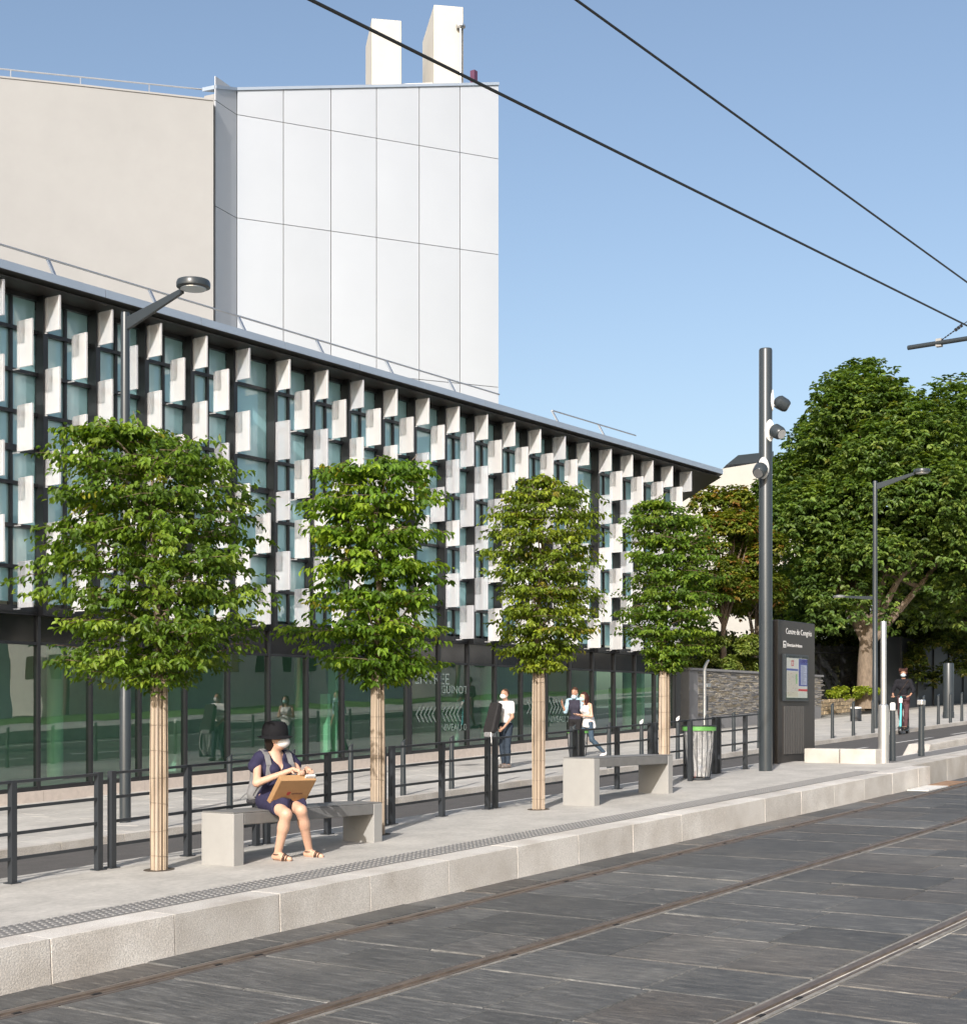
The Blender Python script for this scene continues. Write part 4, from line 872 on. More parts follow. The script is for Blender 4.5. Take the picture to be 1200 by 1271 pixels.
# ------------------------------------------------------------------ vegetation
def leaves_mesh(name, P, D, Nn, Ln, Wd, Cc, fold=.25):
    """P base points, D unit direction, Nn approximate normal, Ln/Wd sizes, Cc colours: one folded six-point leaf each"""
    D = D/np.linalg.norm(D, axis=1, keepdims=True); S_ = np.cross(D, Nn); S_ /= np.linalg.norm(S_, axis=1, keepdims=True)+1e-9; U = np.cross(S_, D)
    L = Ln[:, None]; Wv = Wd[:, None]; n = len(P)
    V = np.empty((n, 6, 3)); V[:, 0] = P; V[:, 3] = P+D*L-U*L*.10
    for i, (f, sgn) in ((1, (.30, 1)), (2, (.68, 1)), (4, (.68, -1)), (5, (.30, -1))):
        w = .5 if f < .5 else .42
        V[:, i] = P+D*L*f+S_*Wv*w*sgn+U*Wv*fold
    me = bpy.data.meshes.new(name); me.vertices.add(n*6); me.vertices.foreach_set('co', V.astype(np.float32).ravel())
    b = np.arange(n)[:, None]*6; F = np.concatenate([b+np.array([0,1,2,3]), b+np.array([0,3,4,5])], axis=1).ravel()
    me.loops.add(n*8); me.loops.foreach_set('vertex_index', F.astype(np.int32)); me.polygons.add(n*2)
    me.polygons.foreach_set('loop_start', np.arange(0, n*8, 4).astype(np.int32)); me.polygons.foreach_set('loop_total', np.full(n*2, 4, np.int32))
    me.update(calc_edges=True)
    a = me.color_attributes.new('tint', 'FLOAT_COLOR', 'POINT'); col = np.ones((n, 6, 4), np.float32); col[:, :, :3] = Cc[:, None, :]; a.data.foreach_set('color', col.ravel())
    me.materials.append(M['leaf']); return me
def unit(v): return v/(np.linalg.norm(v, axis=-1, keepdims=True)+1e-9)
def leaf_cols(n, pal, wts, jit=.25):
    pal = np.array(pal)*np.array((1.85, 1.65, 1.25)); i = rng.choice(len(pal), n, p=np.array(wts)/sum(wts)); return pal[i]*rng.uniform(1-jit, 1+jit, (n, 1))
RD = np.array((0.58947, -0.80779, 0)); FD = np.array((0.80779, 0.58947, 0)); UP = np.array((0, 0, 1.0))
def street_tree(label, x, y, pxm, prof, wrap_top, nspray, leaf, pal, wts, seed, depth=.85, gap=.0, tiers=9):
    global rng; rng = np.random.default_rng(seed); rs = random.Random(seed)
    zb = gz(x, Z_PLAT); t = thing('street_tree', label, 'tree', (x, y, zb), 'young trees in reed wraps along the platform')
    pr = sorted([((890-py)/pxm-zb, l/pxm, r/pxm) for py, l, r in prof])
    Z = np.array([p[0] for p in pr]); Lf_ = np.array([p[1] for p in pr]); Rt = np.array([p[2] for p in pr]); z0, z1 = Z[0], Z[-1]
    wt = (890-wrap_top)/pxm-zb
    def outline(z): return np.interp(z, Z, Lf_), np.interp(z, Z, Rt)
    # trunk and limbs
    tr = MB(); wob = [rs.uniform(-.03,.03) for _ in range(8)]; pts = []; rad = []
    for i in range(8):
        f = i/7; z = -.05+f*(z1-.25); l, r = outline(max(z, z0+.4)); cx = (l+r)/2*max(0, (z-wt)/(z1-wt))*.6
        p = RD*(cx+wob[i]*f)+UP*z; pts.append(p); rad.append(.050*(1-f)**.7+.008)
    tr.tube(pts, rad, 10); limbs = []
    for i in range(22):
        z = wt+.02+(z1-.45-wt)*(i+.5)/22*1.0; base = np.array([np.interp(z, [p[2] for p in pts], [p[j] for p in pts]) for j in range(3)])
        a = i*2.4+rs.uniform(-.4,.4); l, r = outline(min(z+.25, z1-.1)); ext = abs(l if math.cos(a) < 0 else r)*rs.uniform(.45,.75)
        end = base+(RD*math.cos(a)+FD*math.sin(a)*depth)*ext+UP*rs.uniform(.1,.5); mid = base*.5+end*.5+UP*rs.uniform(-.06,.08)+RD*rs.uniform(-.06,.06)
        tr.tube([base, mid, end], [.017*(1-i/34), .009, .003], 6); limbs.append((base, mid, end))
    # sprays
    f = (np.arange(nspray)+rng.random(nspray))/nspray; zs = z0+(z1-z0)*f
    tier = (z1-z0)/tiers; zs = zs+np.sin(zs/tier*2*np.pi)*tier*.155
    ang = rng.uniform(0, 2*np.pi, nspray); l, r = np.interp(zs, Z, Lf_), np.interp(zs, Z, Rt); c = (l+r)/2; h = (r-l)/2
    lump = 1+.12*np.sin(ang*3+zs*5+seed)+.10*np.sin(ang*5-zs*9+seed*2)
    q = np.sqrt(rng.uniform(.04, 1, nspray))*lump*rng.uniform(.80, 1.04, nspray)
    ca, sa = np.cos(ang), np.sin(ang); pw = .72
    ex, ey = np.sign(ca)*np.abs(ca)**pw, np.sign(sa)*np.abs(sa)**pw
    Pc = RD*(c+h*q*ex)[:, None]+FD*(h*depth*q*ey)[:, None]+UP*zs[:, None]
    out = unit(RD*ex[:, None]+FD*ey[:, None]+rng.normal(0, .45, (nspray, 3))*np.array((1,1,.35))+UP*.06)
    ln = rng.uniform(.24, .44, nspray)*(leaf/.075)**.5; m = 14
    Pc = Pc-out*ln[:, None]*.8
    tw = MB()
    for i in range(0, nspray, 3):
        a = Pc[i]; b = a+out[i]*ln[i]-UP*.02; tw.tube([a-out[i]*.02, (a+b)/2+UP*.012, b-out[i]*ln[i]*.12], [.0034, .0025, .0012], 4, False)
    s = np.linspace(.05, 1, m)[None, :]+rng.uniform(-.03, .03, (nspray, m))
    base = Pc[:, None, :]+out[:, None, :]*(ln[:, None]*s)[..., None]-UP*(.10*ln[:, None]*s**2)[..., None]+rng.normal(0, .012, (nspray, m, 3))
    sd = unit(np.cross(out, UP)); sgn = np.where(np.arange(m) % 2 == 0, 1., -1.)[None, :, None]
    Dl = unit(out[:, None, :]*.55+sd[:, None, :]*sgn*.75+rng.normal(0, .28, (nspray, m, 3))-UP*rng.uniform(.25, 1.25, (nspray, m))[..., None])
    Nn = unit(UP*1.0+rng.normal(0, .38, (nspray, m, 3))+out[:, None, :]*.35)
    n = nspray*m; sprc = np.repeat(leaf_cols(nspray, pal, wts, .22), m, axis=0)*rng.uniform(.82, 1.18, (n, 1))
    me = leaves_mesh('crown', base.reshape(-1,3), Dl.reshape(-1,3), Nn.reshape(-1,3), rng.uniform(.75, 1.2, n)*leaf, rng.uniform(.42, .58, n)*leaf, sprc)
    tr.build('trunk', M['bark'], t, smooth=True); tw.build('twigs', M['twig'], t, kind='stuff'); link('crown', me, t, 'stuff')
    # reed matting round the stem
    rd_ = MB(); nr = 30
    for k in range(nr):
        a = 2*math.pi*k/nr+rs.uniform(-.05,.05); rr_ = .068+rs.uniform(-.003,.004); ztop = wt+rs.uniform(-.07,.05); z00 = rs.uniform(.0,.03); r_ = rs.uniform(.005,.0088)
        col = np.array(rs.choice([(.48,.38,.27),(.55,.44,.33),(.40,.31,.23),(.60,.50,.40),(.45,.36,.27),(.52,.42,.33),(.22,.16,.11)]))*rs.uniform(.62,1.0)
        dx, dy = rs.uniform(-.006,.006), rs.uniform(-.006,.006)
        rd_.tube([(rr_*math.cos(a), rr_*math.sin(a), z00-.02), (rr_*math.cos(a)*1.02+dx, rr_*math.sin(a)*1.02+dy, wt*.5), ((rr_-.004)*math.cos(a)+dx*.4, (rr_-.004)*math.sin(a)+dy*.4, ztop)], [r_, r_, r_*.8], 6, True, tuple(col))
    rd_.tube([(0,0,0),(0,0,wt-.10)], .060, 12, True, (.16,.12,.085)); rd_.tube([(0,0,wt-.13),(0,0,wt-.03)], [.070,.060], 12, True, (.05,.035,.025))
    rd_.build('reed_wrap', M['reed'], t)
    wr = MB(); nw = 7
    for i in range(nw):
        z = .12+i*(wt-.3)/(nw-1); tilt = rs.uniform(-.02,.02)
        wr.tube([(.078*math.cos(q_), .078*math.sin(q_), z+tilt*math.cos(q_)) for q_ in np.linspace(0, 2*math.pi, 19)], .0016, 4, False)
    wr.build('binding_wire', M['wire'], t)
    pit = MB(); pit.lathe([(.135,-.02),(.135,.0035),(.02,.0035)], n=24); pit.build('soil_pit', M['soil'], t).rotation_euler = (0, TILT, 0)
    return t
G1 = [(.050,.098,.014),(.075,.135,.020),(.105,.165,.028),(.036,.075,.012),(.16,.18,.03)]
G3 = [(.088,.136,.016),(.066,.108,.014),(.125,.172,.020),(.048,.080,.012),(.15,.15,.03)]
street_tree('largest street tree with a broad layered crown, first in the row', 8.88, 10.0, 141.6,
    [(520,-95,-45),(535,-120,20),(555,-135,85),(580,-143,112),(620,-148,122),(660,-148,130),(700,-152,126),(740,-158,134),(765,-138,140),(800,-146,125),(825,-128,80),(843,-70,40)], 842, 1250, .066, G1, [4,4,2.2,3,.12], 3, tiers=8)
street_tree('bright green street tree behind the right end of the near bench', 11.83, 9.99, 119.8,
    [(566,-5,32),(580,-75,78),(600,-88,80),(640,-98,78),(680,-86,90),(720,-88,88),(755,-95,82),(785,-112,96),(805,-112,84),(825,-62,70),(842,-30,40)], 841, 780, .078, [(.055,.115,.014),(.085,.155,.018),(.125,.20,.025),(.040,.085,.012),(.20,.20,.03)], [3.5,4,2.8,3,.35], 5, tiers=7)
street_tree('narrow yellowish green street tree, third in the row', 14.69, 9.91, 104.5,
    [(594,-20,24),(606,-48,72),(635,-68,84),(670,-70,84),(710,-66,82),(750,-63,82),(785,-55,74),(808,-46,58),(830,-24,30)], 828, 1000, .060, G3, [4,4,3,2.5,.3], 8, tiers=10)
street_tree('darker dense street tree behind the far bench, fourth in the row', 17.89, 10.0, 90.9,
    [(622,-34,8),(636,-50,50),(665,-54,70),(700,-50,76),(735,-52,74),(765,-60,70),(795,-48,60),(815,-30,46),(828,-18,22)], 826, 1150, .062, [(.048,.098,.014),(.075,.130,.018),(.105,.165,.024),(.034,.072,.012)], [4,4,2.2,2.5], 12, tiers=9)

def big_tree(name, label, c, rad, ncl, leaf, pal, wts, seed, base_z, trunk_r=.4, nleaf=6, blobs=34, cat='tree', trunk=True, group=None, fill=.3, kind=None, lean=(0,0), forks=9):
    """crown of leaf rosettes on many overlapping boughs; trunk with forking limbs"""
    global rng; rng = np.random.default_rng(seed); rs = random.Random(seed)
    c = np.array(c, float); rad = np.array(rad, float)
    t = thing(name, label, cat, (c[0]+lean[0], c[1]+lean[1], base_z), group); o_ = np.array((c[0]+lean[0], c[1]+lean[1], base_z))
    d = unit(rng.normal(0, 1, (blobs, 3))); d[:, 2] = np.where(d[:, 2] < -.75, -d[:, 2], d[:, 2]); q = rng.uniform(.45, .86, blobs)
    BC = c+d*rad*q[:, None]; BR = rad.mean()*rng.uniform(.17, .34, blobs)
    w = BR**2/np.sum(BR**2); idx = rng.choice(blobs, ncl, p=w); dd = unit(rng.normal(0, 1, (ncl, 3))+d[idx]*.55+UP*.25)
    dd[:, 2] = np.where(dd[:, 2] < -.5, -dd[:, 2]*.5, dd[:, 2])
    rr_ = BR[idx]*np.where(rng.random(ncl) < fill, rng.uniform(.3, .9, ncl), rng.uniform(.88, 1.12, ncl)); CP = BC[idx]+dd*rr_[:, None]*np.array((1,1,.85))
    CP = CP[CP[:, 2] > base_z+.3]; 
    k = len(CP); dd = dd[:k]
    az = rng.uniform(0, 2*np.pi, (k, 1))+np.arange(nleaf)[None, :]*2*np.pi/nleaf+rng.normal(0, .25, (k, nleaf)); 
    hx = np.stack([np.cos(az), np.sin(az), np.zeros_like(az)], -1)
    Dl = unit(hx+dd[:, None, :]*.5-UP*rng.uniform(.1, .9, (k, nleaf))[..., None]); Nn = unit(UP+dd[:, None, :]*.6+rng.normal(0, .25, (k, nleaf, 3)))
    P = np.repeat(CP[:, None, :], nleaf, 1)+rng.normal(0, leaf*.18, (k, nleaf, 3)); n = k*nleaf
    cc = np.repeat(leaf_cols(k, pal, wts, .25), nleaf, axis=0)*rng.uniform(.85, 1.15, (n, 1))
    me = leaves_mesh('crown', P.reshape(-1,3)-o_, Dl.reshape(-1,3), Nn.reshape(-1,3), rng.uniform(.7, 1.2, n)*leaf, rng.uniform(.42, .6, n)*leaf, cc)
    if trunk:
        tr = MB(); zf = min(c[2]-rad[2]*.55-base_z, 2.9 if trunk_r > .35 else 99); tr.tube([(0,0,-.2),(0,0,.15),(.02,.02,.6),(.05,.03,zf*.6),(-.03,0,zf)], [trunk_r*1.4, trunk_r*1.18, trunk_r*.98, trunk_r*.88, trunk_r*.62], 14)
        for i in range(min(forks, blobs)):
            e = BC[i]-o_; s = np.array((-.02, 0, zf-.12-rs.uniform(0,.5))); mid = s*.5+e*.5+UP*rs.uniform(-.3,.5); tr.tube([s, mid, e], [trunk_r*.50, trunk_r*.32, trunk_r*.08], 8)
            e2 = BC[(i*3+1) % blobs]-o_; tr.tube([mid, (mid+e2)/2+UP*.2, e2], [trunk_r*.28, trunk_r*.17, trunk_r*.05], 6)
        tr.build('trunk', M['bark'], t, smooth=True)
    link('crown', me, t, 'stuff'); return t
def at(px, py, D): r = (px-600)/1850*D; x, y = cw(r, D); return (x, y, (890-py)/1850*D)
CH = [(.050,.096,.028),(.076,.130,.038),(.108,.165,.052),(.035,.068,.022),(.085,.105,.03)]
x, y, z = at(1100, 630, 66)
big_tree('chestnut_tree', 'huge dense green tree filling the right side of the sky', (x, y, 8.5), (5.4, 5.4, 7.3), 19500, .245, CH, [4,3.5,1.8,3,.3], 21, .55, .40, blobs=96, lean=tuple(np.array(at(1075, 0, 64))[:2]-np.array((x, y))))
x, y, z = at(1228, 660, 70)
big_tree('chestnut_tree', 'big green tree cut by the right edge of the photo', (x, y, 8.9), (4.8, 4.8, 6.7), 9000, .25, CH, [4,3.5,1.8,3,.3], 22, .8, .36, blobs=34)
x, y, z = at(985, 690, 74)
big_tree('park_tree', 'dark green tree behind the spotlight mast', (x, y, 7.2), (3.2, 3.2, 6.2), 4200, .30, [(.040,.075,.020),(.060,.10,.028),(.028,.055,.016)], [3,2,2], 23, .2, .3, blobs=28)
x, y, z = at(1180, 735, 82)
big_tree('park_tree', 'dark tree far behind the screen wall under the big crown', (x, y, 6.0), (4.5, 4.5, 5.0), 3600, .34, [(.040,.075,.020),(.060,.10,.028),(.028,.055,.016)], [3,2,2], 26, .2, .3, blobs=30)
x, y, z = at(898, 700, 60)
big_tree('magnolia_tree', 'tree with reddish and yellow green leaves beyond the hall corner', (x, y, 6.2), (1.75, 1.75, 3.9), 3600, .20, [(.09,.125,.022),(.065,.105,.02),(.13,.080,.03),(.13,.14,.03),(.16,.12,.035),(.05,.075,.015)], [4.5,5,1.2,2,.5,2.5], 24, .3, .14, blobs=30, nleaf=5, fill=.45)
x, y, z = at(938, 735, 63)
big_tree('magnolia_tree', 'rusty leaved tree directly left of the spotlight mast', (x, y, 5.0), (1.7, 1.7, 3.4), 2800, .20, [(.08,.115,.022),(.06,.095,.02),(.14,.08,.03),(.12,.13,.03),(.05,.075,.015)], [4,4,1.3,2,2.5], 25, .3, .12, blobs=22, nleaf=5, fill=.45)
SHR = [(.10,.15,.045),(.13,.18,.06),(.07,.11,.03),(.17,.20,.08)]
for i, (px, py, hw) in enumerate(((872, 817, 1.0), (897, 812, 1.1), (925, 815, 1.0), (948, 818, .9))):
    x, y, z = at(px, py, 57.5); big_tree('shrub', ['pale green shrub above the left end of the slate wall', 'tallest pale green shrub above the slate wall', 'pale green shrub above the slate wall, left of the mast', 'pale shrub above the slate wall hidden by the mast'][i], (x, y, z), (hw, hw*.8, .95), 420, .17, SHR, [3,3,2,1], 30+i, z-1.3, cat='shrub', trunk=False, nleaf=5, blobs=12, group='shrubs above the slate wall', fill=.5)
for i, px in enumerate((1034, 1045, 1056, 1068, 1083)):
    x, y, z = at(px, 860, 63.2); big_tree('flower_plant', ['low bright green plant on the low stone wall, furthest left', 'second low bright plant on the stone wall', 'low bright plant on the stone wall left of the big trunk', 'low bright plant at the foot of the big trunk', 'low bright plant on the stone wall by the far lamp post'][i], (x, y, z-.02), (.38, .3, .34), 90, .15, [(.16,.22,.03),(.12,.18,.03),(.2,.24,.05)], [3,3,1], 40+i, z-.5, cat='plant', trunk=False, nleaf=5, blobs=6, group='plants on the low stone wall', fill=.5)
HD = [(.035,.06,.018),(.05,.075,.022),(.025,.045,.014),(.08,.09,.03)]
for i, (px, py, hw, hh) in enumerate(((1025, 812, 1.9, 2.0), (1055, 820, 1.6, 1.7), (1105, 815, 1.9, 2.0), (1150, 810, 2.2, 2.4), (1195, 805, 2.4, 2.6), (1085, 770, 2.6, 3.6), (1165, 765, 2.8, 3.8))):
    x, y, z = at(px, py, 71+(5 if i > 4 else 0)); big_tree('hedge_bush', ['dark bush behind the railing right of the totem', 'dark bush behind the big trunk', 'dark bush behind the scooter rider', 'dark bush behind the thick column', 'dark bush at the right edge behind the screen', 'tall dark bush filling the gap right of the big trunk', 'tall dark bush behind the screen wall'][i], (x, y, z), (hw, hw, hh), 620 if i < 5 else 1300, .24, HD, [3,3,2,1], 50+i, z-hh-.3, cat='bush', trunk=False, nleaf=5, blobs=14, group='dark bushes behind the railing', fill=.5)
# clipped hedge closing the view behind the railing
hx0, hx1, hy0, hy1 = 53.5, 96, 28.2, 30.2; t = thing('hedge', 'long dense dark hedge behind the park railing', 'hedge', (hx0, hy0, 0))
o = MB().hexa([(0,.25,-.6),(hx1-hx0,.25,.6),(hx1-hx0,2,.6),(0,2,-.6),(0,.25,3.2),(hx1-hx0,.25,4.4),(hx1-hx0,2,4.4),(0,2,3.2)]).build('hedge_core', mat('hedge_inside', (.02,.024,.012), .95, var=.3, scale=6), t)  # solid dark core box added to fill the hedge behind its leaves
rng = np.random.default_rng(77); n = 15000; P = np.stack([rng.uniform(0, hx1-hx0, n), rng.uniform(-.1, .45, n), rng.uniform(-.4, 3.5, n)], 1); P[:, 2] += P[:, 0]*.028+.25*np.sin(P[:, 0]*1.3)+.2*np.sin(P[:, 0]*3.1)
D = unit(rng.normal(0, .5, (n, 3))+np.array((-.2,-.7,-.3))); link('hedge_leaves', leaves_mesh('hedge_leaves', P, D, unit(rng.normal(0, .4, (n, 3))+np.array((-.3,-.5,1))), rng.uniform(.18, .34, n), rng.uniform(.09, .15, n), leaf_cols(n, HD, [3,3,2,1], .3)*.8), t, 'stuff')
# pale house behind the trees
x, y, z = at(945, 590, 96); t = thing('pale_house', 'pale rendered house gable with dark roof half hidden by trees', 'house', (x, y, 0))
A = np.array(at(846, 0, 96)[:2]); B = np.array(at(1015, 0, 100)[:2]); dv = FD[:2]*9; zz = lambda py, D: (890-py)/1850*D
mb = MB().prism([(A[0]-x, A[1]-y, -1), (B[0]-x, B[1]-y, -1), (B[0]-x, B[1]-y, zz(562, 100)), (A[0]-x, A[1]-y, zz(590, 96))], (dv[0], dv[1], 0)); mb.build('gable_wall', M['chimney'], t)
A2 = np.array(at(901, 0, 99)[:2]); B2 = np.array(at(960, 0, 101)[:2]); 
MB().prism([(A2[0]-x, A2[1]-y, zz(577, 99)), (B2[0]-x, B2[1]-y, zz(572, 101)), (B2[0]-x, B2[1]-y, zz(560, 101)), (A2[0]-x+(B2-A2)[0]*.25, A2[1]-y+(B2-A2)[1]*.25, zz(566.5, 100))], (dv[0]*.3, dv[1]*.3, 0)).build('slate_roof', M['pole'], t)
# the other side of the street, behind the viewpoint: lawn, path, trees and houses that the glass mirrors
lw = MB(); lw.quad((-40,-9,gz(-40,-2.3)),(160,-9,gz(160,-2.3)),(160,-24,gz(160,-2.3)),(-40,-24,gz(-40,-2.3))); lw.build('lawn', M['lawn'], kind='structure')
MB().quad((-40,-4,gz(-40,-2.1)),(160,-4,gz(160,-2.1)),(160,-8.99,gz(160,-2.15)),(-40,-8.99,gz(-40,-2.15))).build('opposite_pavement', M['plat'], kind='structure')
for i, (hx, w, h, dp) in enumerate(((14, 9, 8, 14), (31, 8, 10, 18), (47, 10, 8, 12), (66, 9, 11, 20), (86, 10, 9, 14), (108, 9, 10, 16), (130, 12, 9, 14))):
    zb_ = gz(hx+w, -1.3); t = thing('opposite_house', ['pale house across the tracks, nearest the viewpoint', 'second pale house across the tracks', 'third pale house across the tracks, lower than its neighbours', 'fourth and tallest pale house across the tracks', 'fifth pale house across the tracks', 'sixth pale house across the tracks', 'last and broadest pale house across the tracks'][i], 'house', (hx, -30, zb_), 'houses across the tracks')
    MB().box(0, w, -dp, 0, -5, h).build('wall', M['white'] if i % 3 else M['chimney'], t)
    MB().prism([(-.3,.3,h),(-.3,-dp-.3,h),(w/2,-dp-.3,h+2.5),(w/2,.3,h+2.5)], (0,0,.01)).build('roof', M['pole'], t); MB().prism([(w+.3,.3,h),(w+.3,-dp-.3,h),(w/2,-dp-.3,h+2.5),(w/2,.3,h+2.5)], (0,0,.01)).build('roof', M['pole'], t)
    wnd = MB().box(0, 1.0, .003, .06, 0, 1.6).mesh('window', M['spandrel']); wnd2 = MB().box(-.06, -.003, 0, 1.0, 0, 1.6).mesh('window', M['spandrel'])
    for fl in range(int(h//3)):
        for k in range(int(w//2.6)): link('window', wnd, t, loc=(.9+k*2.6, 0, .9+fl*3))
        for k in range(int(dp//2.8)): link('window', wnd2, t, loc=(0, -2-k*2.8, .9+fl*3))
for i, (tx, ty) in enumerate(((18, -16), (30, -24), (44, -15), (58, -26), (70, -18), (92, -22))):
    big_tree('opposite_tree', ['lawn tree across the tracks nearest the viewpoint', 'second lawn tree across the tracks, before a house', 'third lawn tree across the tracks, close to the pavement', 'fourth lawn tree across the tracks, far back', 'fifth lawn tree across the tracks', 'last lawn tree across the tracks'][i], (tx, ty, gz(tx, 3.4)), (2.3, 2.3, 2.6), 420, .55, CH, [3,3,2,3,.3], 70+i, gz(tx, -2.3), .2, blobs=14, group='lawn trees across the tracks', forks=5)
# ------------------------------------------------------------------ people: bodies grown as one smooth surface from an implicit skeleton
def sdf_eval(prims, P, k):
    d = None
    for pr in prims:
        if pr[0] == 'cap':
            a, b, ra, rb = np.array(pr[1]), np.array(pr[2]), pr[3], pr[4]; ab = b-a; h = np.clip(((P-a) @ ab)/(ab @ ab+1e-9), 0, 1)
            q = np.linalg.norm(P-a-h[:, None]*ab, axis=1)-(ra+(rb-ra)*h)
        else:
            c, r, yaw = np.array(pr[1]), np.array(pr[2]), pr[3] if len(pr) > 3 else 0.
            X = P-c; cs, sn = math.cos(-yaw), math.sin(-yaw); X = np.stack([X[:,0]*cs-X[:,1]*sn, X[:,0]*sn+X[:,1]*cs, X[:,2]], 1)
            k0 = np.linalg.norm(X/r, axis=1); k1 = np.linalg.norm(X/(r*r), axis=1)+1e-9; q = k0*(k0-1)/k1
        if d is None: d = q
        else:
            h = np.clip(.5+.5*(d-q)/k, 0, 1); d = d*(1-h)+q*h-k*h*(1-h)
    return d
def grow(prims, vox, k=.03, cut=None):
    """surface nets over the smooth union of the primitives; cut(P) > 0 removes"""
    lo = np.min([np.minimum(np.array(p[1])-max(p[3], p[4]), np.array(p[2])-max(p[3], p[4])) if p[0] == 'cap' else np.array(p[1])-max(p[2]) for p in prims], 0)-2.5*vox-.02
    hi = np.max([np.maximum(np.array(p[1])+max(p[3], p[4]), np.array(p[2])+max(p[3], p[4])) if p[0] == 'cap' else np.array(p[1])+max(p[2]) for p in prims], 0)+2.5*vox+.02
    n = np.ceil((hi-lo)/vox).astype(int)+1; ax = [lo[i]+vox*np.arange(n[i]) for i in range(3)]
    G = np.stack(np.meshgrid(*ax, indexing='ij'), -1).reshape(-1, 3); D = sdf_eval(prims, G, k)
    if cut is not None: D = np.maximum(D, cut(G))
    D = D.reshape(n); S = D < 0
    cellsum = sum(S[i:n[0]-1+i, j:n[1]-1+j, l:n[2]-1+l].astype(int) for i in (0,1) for j in (0,1) for l in (0,1))
    act = (cellsum > 0) & (cellsum < 8); idx = -np.ones(act.shape, int); ci = np.argwhere(act); idx[act] = np.arange(len(ci))
    acc = np.zeros((len(ci), 3)); cnt = np.zeros(len(ci))
    cor = [(i,j,l) for i in (0,1) for j in (0,1) for l in (0,1)]
    for a in cor:
        for b in cor:
            if sum(abs(a[q]-b[q]) for q in range(3)) == 1 and a < b:
                va = D[ci[:,0]+a[0], ci[:,1]+a[1], ci[:,2]+a[2]]; vb = D[ci[:,0]+b[0], ci[:,1]+b[1], ci[:,2]+b[2]]
                m = (va < 0) != (vb < 0); t = np.where(m, va/(va-vb+1e-12), 0); p = np.array(a)+(np.array(b)-np.array(a))*t[:, None]
                acc[m] += p[m]; cnt[m] += 1
    V = lo+vox*(ci+acc/np.maximum(cnt, 1)[:, None]); F = []
    for ax_ in range(3):
        o1, o2 = [(1,2),(2,0),(0,1)][ax_]; sh = [slice(None)]*3; s0 = [slice(0, n[q]) for q in range(3)]
        A = np.take(S, np.arange(n[ax_]-1), ax_); B = np.take(S, np.arange(1, n[ax_]), ax_); e = np.argwhere(A != B)
        e = e[(e[:,o1] > 0) & (e[:,o2] > 0) & (e[:,o1] < n[o1]-1) & (e[:,o2] < n[o2]-1)]
        flip = A[e[:,0], e[:,1], e[:,2]]
        def cell(d1, d2): c = e.copy(); c[:,o1] -= d1; c[:,o2] -= d2; return idx[c[:,0], c[:,1], c[:,2]]
        q = np.stack([cell(1,1), cell(0,1), cell(0,0), cell(1,0)], 1); q[~flip] = q[~flip][:, ::-1]; F += [tuple(r) for r in q if (r >= 0).all()]
    return V, F
def body_part(name, parent, m, prims, vox, k=.03, cut=None, extra=None):
    V, F = grow(prims, vox, k, cut); mb = MB(); mb.add(V, F)
    if extra: extra(mb)
    me = mb.mesh(name, m); me.polygons.foreach_set('use_smooth', [True]*len(me.polygons)); return link(name, me, parent)
def skin_mat(name, col):
    m = mat(name, col, .5, var=.10, scale=14, bump=.15, bscale=40); b = m.node_tree.nodes['Principled BSDF']; b.inputs['Subsurface Weight'].default_value = .12; b.inputs['Subsurface Radius'].default_value = (.02,.008,.004); b.inputs['Subsurface Scale'].default_value = .5; return m
SKIN = skin_mat('skin_light', (.56,.345,.245)); SKIN2 = skin_mat('skin_tan', (.40,.225,.15))
def cloth(name, col, rough=.85): return mat(name, col, rough, var=.18, scale=16, bump=1.0, bscale=11, spec=.2)
def lerp(a, b, f): return np.array(a)*(1-f)+np.array(b)*f
def fingers(mb, wrist, d, palm, s=1., curl=.6, r=.0085):
    """palm plane: d along the fingers, palm = direction the palm faces; four fingers and a thumb"""
    d = unit(np.array(d, float)); palm = unit(np.array(palm, float)-d*np.dot(palm, d)); sd = np.cross(d, palm); w = np.array(wrist, float)
    for i, (off, ln) in enumerate(((-.030,.062),(-.010,.074),(.011,.070),(.030,.055))):
        a = w+d*.075*s+sd*off*s; pts = [a-d*.03]; dirn = d.copy(); p = a
        for j, f in enumerate((.42,.33,.25)):
            p = p+dirn*ln*s*f; pts.append(p); dirn = unit(dirn+palm*curl*.9)
        mb.tube(pts, [r*1.1*s, r*s, r*.9*s, r*.65*s], 7)
    a = w+d*.02*s-sd*.025*s; t1 = unit(d*.6-sd*.7+palm*.35); mb.tube([a, a+t1*.035*s, a+t1*.035*s+unit(d*.9-sd*.15+palm*.4)*.03*s], [r*1.5*s, r*1.15*s, r*.8*s], 7)
